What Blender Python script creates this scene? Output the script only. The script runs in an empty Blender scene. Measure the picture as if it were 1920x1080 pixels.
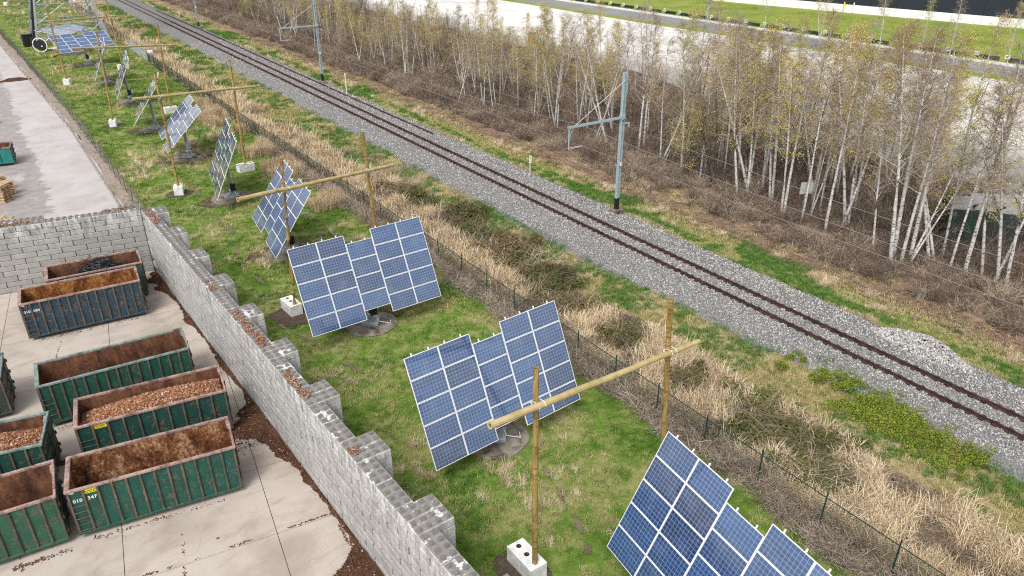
import bpy, math, random
import numpy as np
from mathutils import Vector, Matrix, Quaternion, Euler
R = math.radians
sc = bpy.context.scene
COL = sc.collection
random.seed(7)
rng = np.random.default_rng(11)
PI = math.pi

# ------------------------------------------------------------------ camera, world, sun, exposure
cd = bpy.data.cameras.new('camera')
cam = bpy.data.objects.new('camera', cd); COL.objects.link(cam)
cam.location = (0, 0, 22.2)
cam.rotation_euler = (R(63.0), 0, R(-34.9))
cd.sensor_width = 36.0
cd.lens = 36.0*1396/1920
cd.clip_start = 0.5; cd.clip_end = 3000
sc.camera = cam

SUN_EL, SUN_AZ = 52.0, 235.0          # compass style: 0 = +Y, 90 = +X
w = bpy.data.worlds.new('World'); sc.world = w; w.use_nodes = True
wn, wl = w.node_tree.nodes, w.node_tree.links
bg = wn['Background']
sky = wn.new('ShaderNodeTexSky'); sky.sky_type = 'NISHITA'; sky.sun_disc = False
sky.sun_elevation = R(SUN_EL); sky.sun_rotation = R(SUN_AZ)
sky.air_density = 1.0; sky.dust_density = 3.0; sky.ozone_density = 1.0
hs = wn.new('ShaderNodeHueSaturation'); hs.inputs['Saturation'].default_value = 0.16
hs.inputs['Value'].default_value = 1.0
wl.new(sky.outputs[0], hs.inputs['Color']); wl.new(hs.outputs[0], bg.inputs['Color'])
bg.inputs['Strength'].default_value = 0.15
sd = bpy.data.lights.new('sun', 'SUN'); sd.energy = 1.5; sd.angle = R(24); sd.color = (1.0, 0.965, 0.92)
sun = bpy.data.objects.new('sun', sd); COL.objects.link(sun)
sv = Vector((math.sin(R(SUN_AZ))*math.cos(R(SUN_EL)), math.cos(R(SUN_AZ))*math.cos(R(SUN_EL)), math.sin(R(SUN_EL))))
sun.rotation_euler = (-sv).to_track_quat('-Z', 'Y').to_euler()
vs = sc.view_settings
vs.view_transform = 'Standard'; vs.look = 'None'; vs.gamma = 1.0; vs.use_curve_mapping = False
vs.exposure = 0.5
sc.cycles.max_bounces = 6; sc.cycles.transparent_max_bounces = 12
sc.cycles.use_adaptive_sampling = True; sc.cycles.adaptive_threshold = 0.012
sc.cycles.use_denoising = False; sc.cycles.filter_width = 1.15; sc.cycles.sample_clamp_indirect = 4.0

# ------------------------------------------------------------------ helpers: tagging
def tag(o, label=None, cat=None, group=None, kind=None):
    if label: o['label'] = label
    if cat: o['category'] = cat
    if group: o['group'] = group
    if kind: o['kind'] = kind
    return o
def empty(name, loc=(0,0,0), rz=0.0, label=None, cat=None, group=None):
    o = bpy.data.objects.new(name, None); COL.objects.link(o)
    o.location = loc; o.rotation_euler = (0,0,rz); o.empty_display_size = .3
    return tag(o, label, cat, group)
def inst(name, me, parent=None, mtx=None, loc=None, rz=0.0):
    o = bpy.data.objects.new(name, me); COL.objects.link(o)
    if parent is not None: o.parent = parent
    if mtx is not None: o.matrix_local = mtx
    elif loc is not None:
        o.location = loc; o.rotation_euler = (0,0,rz)
    return o

# ------------------------------------------------------------------ helpers: mesh builder
class MB:
    def __init__(s): s.v=[]; s.f=[]; s.m=[]; s.n=0
    def add(s, V, F, mi=0):
        V = np.asarray(V, float).reshape(-1,3); s.v.append(V)
        for f in F: s.f.append([i+s.n for i in f]); s.m.append(mi)
        s.n += len(V); return s
    def box(s, c, d, mi=0, rot=None):
        x,y,z = [k/2 for k in d]
        V = np.array([(-x,-y,-z),(x,-y,-z),(x,y,-z),(-x,y,-z),(-x,-y,z),(x,-y,z),(x,y,z),(-x,y,z)])
        if rot is not None: V = V@np.array(rot).T
        return s.add(V+np.array(c), [(0,3,2,1),(4,5,6,7),(0,1,5,4),(1,2,6,5),(2,3,7,6),(3,0,4,7)], mi)
    def cbox(s, c, d, ch=.015, mi=0):               # chamfered box
        x,y,z = [k/2 for k in d]; V=[]; F=[]
        for sx in (-1,1):
            for sy in (-1,1):
                for sz in (-1,1):
                    V += [(sx*x,sy*(y-ch),sz*(z-ch)),(sx*(x-ch),sy*y,sz*(z-ch)),(sx*(x-ch),sy*(y-ch),sz*z)]
        ix = lambda sx,sy,sz,k: ((sx>0)*4+(sy>0)*2+(sz>0))*3+k
        for sg in (-1,1):
            a=[ix(sg,p,q,0) for p,q in ((-1,-1),(1,-1),(1,1),(-1,1))]; F.append(a if sg>0 else a[::-1])
            a=[ix(p,sg,q,1) for p,q in ((-1,-1),(-1,1),(1,1),(1,-1))]; F.append(a if sg>0 else a[::-1])
            a=[ix(p,q,sg,2) for p,q in ((-1,-1),(1,-1),(1,1),(-1,1))]; F.append(a if sg>0 else a[::-1])
        for p in (-1,1):
            for q in (-1,1):
                a=[ix(-1,p,q,1),ix(1,p,q,1),ix(1,p,q,2),ix(-1,p,q,2)]; F.append(a if p*q<0 else a[::-1])
                a=[ix(p,-1,q,0),ix(p,1,q,0),ix(p,1,q,2),ix(p,-1,q,2)]; F.append(a if p*q>0 else a[::-1])
                a=[ix(p,q,-1,0),ix(p,q,1,0),ix(p,q,1,1),ix(p,q,-1,1)]; F.append(a if p*q<0 else a[::-1])
        for sx in (-1,1):
            for sy in (-1,1):
                for sz in (-1,1):
                    a=[ix(sx,sy,sz,0),ix(sx,sy,sz,1),ix(sx,sy,sz,2)]; F.append(a if sx*sy*sz>0 else a[::-1])
        return s.add(np.array(V)+np.array(c), F, mi)
    def tube(s, pts, rad, n=8, mi=0, cap=True):
        pts=[Vector(p) for p in pts]
        if not hasattr(rad,'__len__'): rad=[rad]*len(pts)
        V=[]; F=[]
        for i,p in enumerate(pts):
            t=(pts[min(i+1,len(pts)-1)]-pts[max(i-1,0)]).normalized()
            u=t.cross(Vector((0,0,1)))
            if u.length<.05: u=t.cross(Vector((1,0,0)))
            u.normalize(); v=t.cross(u)
            for k in range(n):
                a=2*PI*k/n; q=p+(u*math.cos(a)+v*math.sin(a))*rad[i]; V.append(tuple(q))
        for i in range(len(pts)-1):
            for k in range(n):
                k2=(k+1)%n; F.append((i*n+k,(i+1)*n+k,(i+1)*n+k2,i*n+k2))
        if cap and n>2:
            F.append(tuple(range(n))); F.append(tuple(range((len(pts)-1)*n,len(pts)*n))[::-1])
        return s.add(V,F,mi)
    def cyl(s, c, r, h, n=16, mi=0, r2=None):
        return s.tube([(c[0],c[1],c[2]),(c[0],c[1],c[2]+h)],[r,r if r2 is None else r2],n,mi)
    def mesh(s, name, mats, smooth=False):
        me=bpy.data.meshes.new(name)
        V=np.concatenate(s.v) if s.v else np.zeros((0,3))
        me.from_pydata(V.tolist(),[],s.f)
        for m in (mats if isinstance(mats,(list,tuple)) else [mats]): me.materials.append(m)
        me.polygons.foreach_set('material_index', s.m)
        if smooth: me.polygons.foreach_set('use_smooth',[True]*len(s.f))
        me.update(); return me
    def obj(s, name, mats, parent=None, loc=None, rz=0.0, smooth=False, mtx=None):
        return inst(name, s.mesh(name,mats,smooth), parent, mtx, loc, rz)

# smooth value noise in numpy
_tab = rng.random((256,256))
def vnoise(x, y, s):
    x=np.asarray(x,float)/s+1000; y=np.asarray(y,float)/s+1000
    xi=np.floor(x).astype(int); yi=np.floor(y).astype(int); fx=x-xi; fy=y-yi
    fx=fx*fx*(3-2*fx); fy=fy*fy*(3-2*fy)
    t=lambda a,b:_tab[a%256,b%256]
    return (t(xi,yi)*(1-fx)+t(xi+1,yi)*fx)*(1-fy)+(t(xi,yi+1)*(1-fx)+t(xi+1,yi+1)*fx)*fy
def fbm(x,y,s): return .55*vnoise(x,y,s)+.3*vnoise(x+37,y+11,s/2.3)+.15*vnoise(x+91,y+53,s/5.1)

# ------------------------------------------------------------------ helpers: materials
class NB:
    def __init__(s,name):
        m=bpy.data.materials.new(name); m.use_nodes=True; s.m=m; s.t=m.node_tree; s.N=s.t.nodes; s.L=s.t.links
        s.p=s.N['Principled BSDF']; s._c={}
    def new(s,t): return s.N.new(t)
    def put(s,i,v):
        if isinstance(v,bpy.types.NodeSocket): s.L.new(v,i)
        elif hasattr(v,'__len__') and len(v)==3 and i.type=='RGBA': i.default_value=(*v,1)
        else: i.default_value=v
    def coord(s,kind='obj'):
        if kind in s._c: return s._c[kind]
        if kind=='pos': o=s.new('ShaderNodeNewGeometry').outputs['Position']
        else:
            tc=s.new('ShaderNodeTexCoord'); o=tc.outputs['Object']
            if kind=='objr':
                oi=s.new('ShaderNodeObjectInfo'); mu=s.new('ShaderNodeVectorMath'); mu.operation='SCALE'
                cx=s.new('ShaderNodeCombineXYZ')
                for k in range(3): s.L.new(oi.outputs['Random'],cx.inputs[k])
                s.L.new(cx.outputs[0],mu.inputs[0]); mu.inputs['Scale'].default_value=57.3
                ad=s.new('ShaderNodeVectorMath'); s.L.new(o,ad.inputs[0]); s.L.new(mu.outputs[0],ad.inputs[1]); o=ad.outputs[0]
        s._c[kind]=o; return o
    def noise(s,scale,detail=4,kind='obj',st=None,rough=.55,dist=0,off=0):
        c=s.coord(kind)
        if st or off:
            mp=s.new('ShaderNodeMapping'); s.L.new(c,mp.inputs[0]); mp.inputs['Scale'].default_value=st or (1,1,1)
            mp.inputs['Location'].default_value=(off,off*1.3,off*.7); c=mp.outputs[0]
        n=s.new('ShaderNodeTexNoise'); s.L.new(c,n.inputs['Vector']); n.inputs['Scale'].default_value=scale
        n.inputs['Detail'].default_value=detail; n.inputs['Roughness'].default_value=rough; n.inputs['Distortion'].default_value=dist
        return n.outputs[0]
    def ramp(s,f,stops,interp='LINEAR'):
        r=s.new('ShaderNodeValToRGB'); s.L.new(f,r.inputs[0]); e=r.color_ramp; e.interpolation=interp
        while len(e.elements)<len(stops): e.elements.new(.5)
        for el,(p,c) in zip(e.elements,stops):
            el.position=p; el.color=(*c,1) if hasattr(c,'__len__') else (c,c,c,1)
        return r.outputs[0]
    def mix(s,f,a,b,mode='MIX'):
        m=s.new('ShaderNodeMix'); m.data_type='RGBA'; m.blend_type=mode
        s.put(m.inputs[0],f); s.put(m.inputs[6],a); s.put(m.inputs[7],b); return m.outputs[2]
    def math(s,op,a,b=0.0):
        m=s.new('ShaderNodeMath'); m.operation=op; s.put(m.inputs[0],a); s.put(m.inputs[1],b); return m.outputs[0]
    def sep(s,kind='obj'):
        k=s.new('ShaderNodeSeparateXYZ'); s.L.new(s.coord(kind),k.inputs[0]); return k.outputs
    def rand(s): return s.new('ShaderNodeObjectInfo').outputs['Random']
    def bump(s,h,strength=.4,dist=.02):
        b=s.new('ShaderNodeBump'); b.inputs['Strength'].default_value=strength; b.inputs['Distance'].default_value=dist
        s.L.new(h,b.inputs['Height']); s.L.new(b.outputs[0],s.p.inputs['Normal'])
    def out(s,col=None,rough=.8,spec=.3,metal=0.0):
        if col is not None: s.put(s.p.inputs['Base Color'],col)
        s.put(s.p.inputs['Roughness'],rough); s.p.inputs['Specular IOR Level'].default_value=spec; s.p.inputs['Metallic'].default_value=metal
        return s.m
def plain(name,col,rough=.7,var=.25,scale=6,spec=.3,metal=0.0,kind='objr'):
    b=NB(name); n=b.noise(scale,4,kind)
    lo=tuple(c*(1-var) for c in col); hi=tuple(min(1,c*(1+var)) for c in col)
    return b.out(b.ramp(n,[(.3,lo),(.7,hi)]),rough,spec,metal)
def randcol(name,stops,rough=.8,spec=.2,tr=0.0):
    b=NB(name); c=b.ramp(b.rand(),stops); b.out(c,rough,spec); return b.m

M={}
def terrain(name,stops,s1=.35,s2=3.0,fine=40.0,bumpd=.05):
    b=NB(name)
    f=b.math('ADD',b.math('MULTIPLY',b.noise(s1,5,'pos'),.6),b.math('MULTIPLY',b.noise(s2,4,'pos',off=13),.4))
    c=b.ramp(f,stops); g=b.noise(fine,3,'pos')
    c=b.mix(1.0,c,b.ramp(g,[(.3,.62),(.7,1.3)]),'MULTIPLY')
    b.bump(g,.5,bumpd); return b.out(c,.95,.1)
M['ground']=terrain('ground_soil',[(.3,(.10,.105,.04)),(.6,(.15,.15,.06)),(.75,(.2,.17,.09))],.05,.6,6)
M['lawn']=terrain('lawn_ground',[(.34,(.06,.115,.017)),(.47,(.12,.20,.032)),(.57,(.25,.26,.09)),(.68,(.33,.30,.155))],.3,1.7,30)
M['verge']=terrain('verge_ground',[(.34,(.11,.13,.035)),(.46,(.24,.19,.09)),(.56,(.44,.34,.20)),(.7,(.17,.135,.085))],.22,1.6,25)
M['strip']=terrain('strip_ground',[(.35,(.10,.16,.03)),(.52,(.22,.235,.08)),(.68,(.33,.28,.14))],.3,1.8,30)
M['litter']=terrain('litter_ground',[(.35,(.12,.075,.05)),(.5,(.26,.18,.125)),(.65,(.36,.27,.19))],.5,4,30)
M['forest']=terrain('forest_ground',[(.35,(.075,.058,.045)),(.5,(.13,.10,.08)),(.65,(.20,.16,.12))],.3,2.5,20)
M['margin']=terrain('margin_ground',[(.35,(.20,.16,.13)),(.5,(.36,.29,.26)),(.65,(.17,.17,.08))],.5,3,30)
M['far_grass']=terrain('far_grass',[(.35,(.12,.19,.025)),(.5,(.22,.28,.05)),(.65,(.30,.29,.09))],.12,.8,6)
b=NB('lot_sand'); c=b.ramp(b.noise(.06,6,'pos',dist=.3),[(.36,(.52,.50,.47)),(.5,(.70,.685,.66)),(.7,(.62,.595,.56))])
c=b.mix(b.ramp(b.noise(.30,6,'pos',st=(1,.22,1),dist=.5,rough=.65),[(.56,0),(.66,.5)]),c,(.42,.39,.34)); X,Y,Z=b.sep('pos'); lx=b.math('ADD',X,b.math('MULTIPLY',b.noise(.07,6,'pos',rough=.65,off=3),26.0)); c=b.mix(b.ramp(b.math('DIVIDE',lx,200.0),[(.485,.9),(.52,0)]),c,(.36,.35,.325)); c=b.mix(b.ramp(b.noise(.5,7,'pos',rough=.72,off=41),[(.56,0),(.66,.5)]),c,(.45,.42,.37)); M['lot']=b.out(c,.9,.2)
b=NB('ballast_bed'); v=b.new('ShaderNodeTexVoronoi'); b.L.new(b.coord('pos'),v.inputs['Vector']); v.inputs['Scale'].default_value=14
c=b.ramp(v.outputs['Color'],[(.1,(.17,.167,.163)),(.5,(.32,.315,.31)),(.9,(.50,.49,.48))]); c=b.mix(b.ramp(v.outputs['Distance'],[(.02,0),(.6,.7)]),c,(.09,.09,.09)); b.bump(v.outputs['Distance'],.9,.05); M['ballast']=b.out(c,.9,.2)
# concrete slabs of the yard
b=NB('yard_concrete'); c=b.ramp(b.noise(.35,6,'pos',dist=.8),[(.3,(.35,.295,.255)),(.5,(.455,.395,.345)),(.7,(.50,.44,.39))])
c=b.mix(b.ramp(b.noise(1.3,8,'pos',st=(.45,1,1),dist=.4,rough=.7),[(.5,0),(.7,.6)]),c,(.30,.235,.19))
ck=b.new('ShaderNodeTexVoronoi'); ck.feature='DISTANCE_TO_EDGE'; ck.inputs['Scale'].default_value=.42; wv_=b.new('ShaderNodeVectorMath'); b.L.new(b.coord('pos'),wv_.inputs[0]); nv=b.new('ShaderNodeTexNoise'); b.L.new(b.coord('pos'),nv.inputs['Vector']); nv.inputs['Scale'].default_value=1.1; nv.inputs['Detail'].default_value=6; b.L.new(nv.outputs['Color'],wv_.inputs[1]); b.L.new(wv_.outputs[0],ck.inputs['Vector'])
c=b.mix(b.math('MULTIPLY',b.ramp(ck.outputs['Distance'],[(.0,.4),(.008,0)]),b.ramp(b.noise(.5,3,'pos',off=5),[(.48,0),(.56,1)])),c,(.17,.12,.09))
c=b.mix(b.ramp(b.noise(14,4,'pos'),[(.66,0),(.74,.5)]),c,(.26,.2,.16)); c=b.mix(1.0,c,b.ramp(b.noise(45,2,'pos'),[(.3,.88),(.7,1.08)]),'MULTIPLY')
M['yard']=b.out(c,.75,.3)
b=NB('road_concrete'); c=b.ramp(b.noise(.25,7,'pos',dist=.2,rough=.65),[(.3,(.37,.335,.32)),(.5,(.46,.425,.41)),(.7,(.52,.485,.47))])
X,Y,Z=b.sep('pos'); edge=b.math('ADD',X,b.math('MULTIPLY',b.noise(.22,9,'pos',rough=.78),5.5))
wet=b.ramp(b.math('DIVIDE',b.math('ADD',edge,10.0),20.0),[(.745,.95),(.755,0.0)])
pat=b.ramp(b.noise(.33,6,'pos',st=(1,.55,1),rough=.65),[(.40,0),(.47,1)])
c=b.mix(b.math('MULTIPLY',wet,b.math('ADD',b.math('MULTIPLY',pat,.75),.2)),c,b.ramp(b.noise(1.2,5,'pos'),[(.35,(.245,.215,.205)),(.65,(.33,.30,.285))]))
c=b.mix(b.ramp(b.noise(.9,7,'pos',st=(1,.4,1),rough=.7,off=9),[(.60,0),(.68,.5)]),c,(.30,.26,.245))
M['road']=b.out(c,.6,.35)
M['joint']=plain('joint_dirt',(.09,.06,.045),.9,.4,3,kind='pos')
M['mulch']=terrain('mulch_ground',[(.35,(.05,.026,.016)),(.55,(.10,.052,.032)),(.7,(.17,.09,.055))],.8,5,40)
M['chipbed']=terrain('chip_bed',[(.35,(.14,.06,.032)),(.55,(.25,.12,.065)),(.7,(.33,.17,.095))],.8,5,40)
M['asphalt']=plain('far_asphalt',(.23,.225,.22),.9,.15,.2,kind='pos')
# concrete blocks
def blockmat(name,base,limez):
    b=NB(name); r=b.rand()
    c=b.ramp(b.noise(2.2,6,'pos',rough=.65),[(.3,tuple(k*.86 for k in base)),(.7,tuple(k*1.12 for k in base))]); c=b.mix(1.0,c,b.ramp(r,[(0,.90),(.5,1.0),(1,1.08)]),'MULTIPLY')
    X,Y,Z=b.sep('pos'); hi=b.ramp(b.math('DIVIDE',Z,4.4),limez)
    st=b.ramp(b.noise(3.4,8,'pos',st=(1,1,.28),rough=.72),[(.44,0),(.60,1)]); c=b.mix(b.math('MULTIPLY',st,hi),c,(.62,.615,.60))
    dk=b.ramp(b.noise(3.0,7,'pos',st=(1,1,.22),off=31,rough=.7),[(.53,0),(.68,.72)]); c=b.mix(b.math('MULTIPLY',dk,b.math('ADD',b.math('MULTIPLY',hi,.75),.25)),c,(.085,.085,.083))
    c=b.mix(1.0,c,b.ramp(b.noise(30,2,'pos'),[(.3,.88),(.7,1.08)]),'MULTIPLY'); b.bump(b.noise(25,3,'obj'),.3,.02); return b.out(c,.9,.2)
M['block']=blockmat('block_concrete',(.335,.325,.305),[(.64,.03),(.80,.45),(.93,1.0)])
M['block_lime']=blockmat('block_lime',(.335,.325,.312),[(.0,.26),(.55,.34),(.8,.5),(.95,.85)])
b=NB('block_top'); c=b.ramp(b.noise(5,6,'pos'),[(.3,(.205,.19,.18)),(.7,(.30,.28,.265))]); c=b.mix(b.ramp(b.noise(1.1,7,'pos',rough=.7),[(.575,0),(.60,.95)]),c,(.68,.68,.67)); c=b.mix(1.0,c,b.ramp(b.noise(60,2,'obj'),[(.3,.75),(.7,1.15)]),'MULTIPLY'); M['block_top']=b.out(c,.9,.2)
M['block_stone']=plain('sign_back',(.40,.41,.38),.8,.12,3); M['block_stud']=plain('block_stud',(.17,.16,.15),.9,.25,8)
b=NB('block_paint'); c=b.ramp(b.noise(3,5,'objr'),[(.35,(.62,.62,.61)),(.6,(.80,.80,.79))]); c=b.mix(b.ramp(b.noise(5,5,'objr',st=(1,1,.5)),[(.6,0),(.72,.6)]),c,(.42,.41,.39)); M['block_paint']=b.out(c,.85,.2)
# containers
def paint(name,col,rust=.5):
    b=NB(name); c=b.ramp(b.noise(1.3,6,'objr',dist=.6),[(.3,tuple(k*.72 for k in col)),(.6,col),(.8,tuple(k*1.3+.008 for k in col))])
    c=b.mix(b.ramp(b.noise(3.2,8,'objr',dist=1.5,rough=.7),[(.64-.1*rust,0),(.70-.08*rust,.8)]),c,(.17,.10,.065))
    c=b.mix(b.ramp(b.noise(9,6,'objr',st=(1,1,.3),rough=.75),[(.62,0),(.72,.55)]),c,(.30,.36,.33)); c=b.mix(b.ramp(b.noise(2.6,7,'objr',st=(2.2,2.2,.3),rough=.7,off=23),[(.55,0),(.68,.5)]),c,(.035,.035,.03)); return b.out(c,.6,.35)
M['green']=paint('paint_green',(.013,.085,.063),.9); M['green2']=paint('paint_mid_green',(.028,.115,.07),1.0); M['dgreen']=paint('paint_dark_green',(.011,.066,.053),.9)
M['blue']=paint('paint_blue',(.022,.06,.088),1.1); M['teal']=paint('paint_teal',(.02,.19,.17),.3); M['oldgreen']=paint('paint_old_green',(.05,.12,.085),.6)
M['dull']=paint('paint_dull_green',(.035,.055,.045),.4)
def rusty(name,a,bc,cc):
    b=NB(name); c=b.ramp(b.math('ADD',b.math('MULTIPLY',b.noise(2.2,9,'objr',dist=.15,rough=.72,st=(1,1,.45)),.6),b.math('MULTIPLY',b.noise(9,6,'objr',rough=.7,off=7),.4)),[(.40,a),(.5,bc),(.60,cc)]); c=b.mix(b.ramp(b.noise(1.5,7,'objr',dist=.2,st=(1,1,.35),rough=.65),[(.52,0),(.66,.75)]),c,tuple(k*.35 for k in a)); return b.out(c,.85,.2)
M['rust']=rusty('rust_inner',(.065,.032,.022),(.15,.066,.038),(.24,.115,.06))
M['rust_or']=rusty('rust_orange',(.06,.022,.012),(.20,.07,.024),(.46,.22,.065))
M['rust_br']=rusty('rust_brown',(.05,.02,.012),(.21,.085,.035),(.56,.38,.22))
M['rim']=rusty('rim_steel',(.17,.10,.085),(.33,.225,.195),(.42,.31,.275)); M['rim_g']=rusty('rim_green',(.12,.14,.125),(.20,.25,.235),(.27,.33,.31))
M['rib']=rusty('rib_steel',(.05,.075,.06),(.105,.085,.065),(.20,.13,.09)); M['steel_dk']=plain('steel_dark',(.055,.05,.048),.7,.4,5)
M['yellow']=plain('plate_yellow',(.72,.60,.02),.6,.08,10); M['mark']=plain('plate_mark',(.05,.05,.03),.7,.1); M['white']=plain('paint_white',(.8,.8,.79),.6,.06); M['black']=plain('black_plastic',(.018,.018,.02),.5,.3)
M['cable']=plain('black_cable',(.012,.012,.014),.45,.3,9)
# solar
b=NB('panel_glass'); X,Y,Z=b.sep('obj')
def grid(b,co,step,wd):
    fr=b.math('FRACT',b.math('DIVIDE',b.math('ADD',co,100.0*step+step/2),step)); return b.math('LESS_THAN',b.math('ABSOLUTE',b.math('SUBTRACT',fr,.5)),wd/step/2)
cell=.1575
g1=b.math('MAXIMUM',grid(b,X,cell,.011),grid(b,Y,cell,.011)); off=b.math('ADD',Y,cell/2)
bus=b.math('MAXIMUM',grid(b,b.math('ADD',Y,cell*.25),cell/2,.0055),0.0)
r=b.rand(); c=b.ramp(r,[(0,(.009,.024,.075)),(.25,(.013,.048,.14)),(.6,(.020,.07,.19)),(.85,(.024,.082,.21)),(1,(.010,.034,.11))])
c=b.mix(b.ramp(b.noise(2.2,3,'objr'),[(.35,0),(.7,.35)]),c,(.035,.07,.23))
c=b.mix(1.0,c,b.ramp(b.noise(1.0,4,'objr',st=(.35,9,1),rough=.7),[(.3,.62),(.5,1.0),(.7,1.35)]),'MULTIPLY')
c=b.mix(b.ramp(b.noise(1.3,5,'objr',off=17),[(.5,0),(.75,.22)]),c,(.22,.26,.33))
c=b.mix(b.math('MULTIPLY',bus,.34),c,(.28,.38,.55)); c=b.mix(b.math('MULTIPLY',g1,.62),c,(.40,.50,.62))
M['glass']=b.out(c,.10,.6); b.p.inputs['Coat Weight'].default_value=1.0; b.p.inputs['Coat Roughness'].default_value=.05; b.p.inputs['Coat IOR'].default_value=1.75
M['alu']=plain('alu_frame',(.78,.78,.77),.5,.06,5); M['galv']=plain('galvanised_steel',(.30,.335,.36),.5,.18,4,.5,.25); M['backsheet']=plain('panel_back',(.62,.62,.61),.7,.05)
M['plinth']=plain('plinth_grey',(.33,.36,.385),.8,.15,4); M['boxblue']=plain('control_box_blue',(.010,.045,.19),.5,.1); M['boxgrey']=plain('control_box_grey',(.50,.57,.60),.5,.08)
b=NB('pad_concrete'); c=b.ramp(b.noise(1.8,6,'objr',dist=.8),[(.36,(.085,.065,.05)),(.52,(.21,.18,.15)),(.66,(.27,.245,.21))]); M['pad']=b.out(c,.95,.15)
M['rut']=terrain('rut_soil',[(.35,(.12,.10,.065)),(.6,(.20,.165,.115))],.8,5,30)
M['soil']=terrain('bare_soil',[(.35,(.06,.042,.03)),(.6,(.12,.09,.07))],.8,5,30)
b=NB('timber_pole'); c=b.ramp(b.noise(1.6,6,'objr',st=(4,4,1),dist=.4),[(.3,(.17,.10,.028)),(.5,(.30,.195,.06)),(.7,(.40,.285,.105))]); c=b.mix(b.ramp(b.noise(9,5,'objr',st=(1,1,1.0)),[(.6,0),(.75,.5)]),c,(.20,.12,.05)); c=b.mix(b.ramp(b.noise(1.0,3,'objr',st=(.6,.6,6.5)),[(.56,0),(.62,.6)]),c,(.10,.058,.02)); c=b.mix(b.ramp(b.noise(1.2,4,'objr',st=(7,7,.5),rough=.7),[(.5,0),(.7,.45)]),c,(.44,.36,.17)); M['timber']=b.out(c,.75,.25)
b=NB('timber_beam'); c=b.ramp(b.noise(2.0,6,'objr',dist=.4),[(.3,(.32,.24,.095)),(.5,(.44,.345,.16)),(.7,(.53,.43,.23))]); c=b.mix(b.ramp(b.noise(11,5,'objr'),[(.6,0),(.78,.5)]),c,(.30,.22,.09)); M['beam']=b.out(c,.75,.25)
M['wood_end']=plain('timber_end',(.12,.07,.03),.9,.2); M['rope']=plain('white_rope',(.74,.74,.76),.8,.06)
# railway
M['rail']=rusty('rail_rust',(.038,.022,.019),(.062,.034,.029),(.10,.060,.05)); M['rail_top']=plain('rail_head',(.085,.05,.045),.5,.3,3,.5,.2); M['sleeper']=plain('sleeper_concrete',(.20,.185,.175),.9,.25,5); M['clip']=rusty('rail_clip',(.030,.018,.016),(.055,.028,.024),(.09,.045,.038))
M['mast']=plain('mast_steel',(.33,.42,.46),.55,.08,2,.4,.1); M['wire']=plain('overhead_wire',(.20,.18,.17),.6,.1); M['insul']=plain('insulator',(.55,.5,.45),.4,.1)
M['fgreen']=plain('fence_green',(.010,.042,.032),.6,.3,4); M['fgrey']=plain('fence_grey',(.13,.135,.13),.7,.3,4); M['gate']=plain('gate_blue_grey',(.33,.41,.45),.6,.1,3)
# plants
b=NB('birch_bark'); X,Y,Z=b.sep('obj')
c=b.ramp(b.noise(3.0,4,'objr'),[(.3,(.38,.355,.32)),(.6,(.63,.61,.575))]); c=b.mix(b.ramp(b.noise(2.6,5,'objr',st=(1.2,1.2,3.2),rough=.7),[(.55,0),(.60,.92)]),c,(.045,.038,.032))
c=b.mix(b.ramp(b.math('DIVIDE',Z,14.0),[(.0,.8),(.05,.25),(.10,0.0)]),c,(.10,.085,.065)); M['birch']=b.out(c,.8,.2)
M['dbark']=plain('dark_bark',(.085,.068,.052),.9,.4,3); M['twig_b']=randcol('birch_twig',[(0,(.24,.18,.14)),(.5,(.34,.265,.215)),(1,(.28,.20,.15))]); M['limb']=plain('birch_limb',(.46,.41,.36),.8,.35,4); M['twig_d']=randcol('dark_twig',[(0,(.17,.135,.10)),(1,(.29,.235,.185))])
M['leaf_g']=randcol('spring_leaf',[(0,(.36,.37,.055)),(.5,(.50,.46,.08)),(1,(.56,.44,.09))],.6); M['leaf_o']=randcol('ochre_leaf',[(0,(.56,.42,.12)),(1,(.50,.43,.11))],.6)
M['scrub']=randcol('scrub_twig',[(0,(.085,.06,.05)),(.35,(.17,.125,.10)),(.7,(.27,.205,.16)),(.9,(.38,.30,.225)),(1,(.48,.40,.29))],.9)
M['scrub_dead']=randcol('dead_twig',[(0,(.12,.095,.075)),(.4,(.28,.225,.18)),(.8,(.44,.36,.29)),(1,(.55,.46,.36))],.9)
M['bram']=randcol('bramble_leaf',[(0,(.045,.06,.013)),(.5,(.08,.092,.02)),(.85,(.13,.115,.03)),(1,(.16,.085,.045))],.6)
M['ivy']=randcol('ground_cover_leaf',[(0,(.07,.11,.012)),(.35,(.15,.21,.022)),(.75,(.24,.29,.035)),(1,(.16,.11,.03))],.6)
M['blade']=randcol('green_blade',[(0,(.06,.12,.02)),(.4,(.12,.205,.034)),(.75,(.205,.28,.06)),(1,(.36,.36,.14))],.7)
M['blade_y']=randcol('yellow_blade',[(0,(.24,.25,.07)),(.5,(.40,.365,.15)),(1,(.55,.46,.26))],.8)
M['blade_d']=randcol('dry_blade',[(0,(.30,.215,.125)),(.35,(.52,.40,.25)),(.7,(.66,.535,.36)),(.9,(.74,.62,.44)),(1,(.40,.27,.17))],.85)
M['blade_b']=randcol('bright_blade',[(0,(.055,.14,.022)),(1,(.13,.25,.045))],.7)
M['stone']=randcol('ballast_stone',[(0,(.12,.114,.107)),(.25,(.29,.278,.264)),(.7,(.45,.434,.415)),(1,(.64,.622,.60))],.85)
M['chip']=randcol('wood_chip',[(0,(.12,.048,.028)),(.3,(.25,.105,.055)),(.65,(.38,.18,.095)),(.93,(.54,.33,.20)),(1,(.75,.71,.67))],.85)
M['chip_d']=randcol('dark_chip',[(0,(.055,.025,.016)),(.6,(.13,.06,.037)),(.95,(.25,.13,.08)),(1,(.6,.5,.45))],.9)
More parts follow.
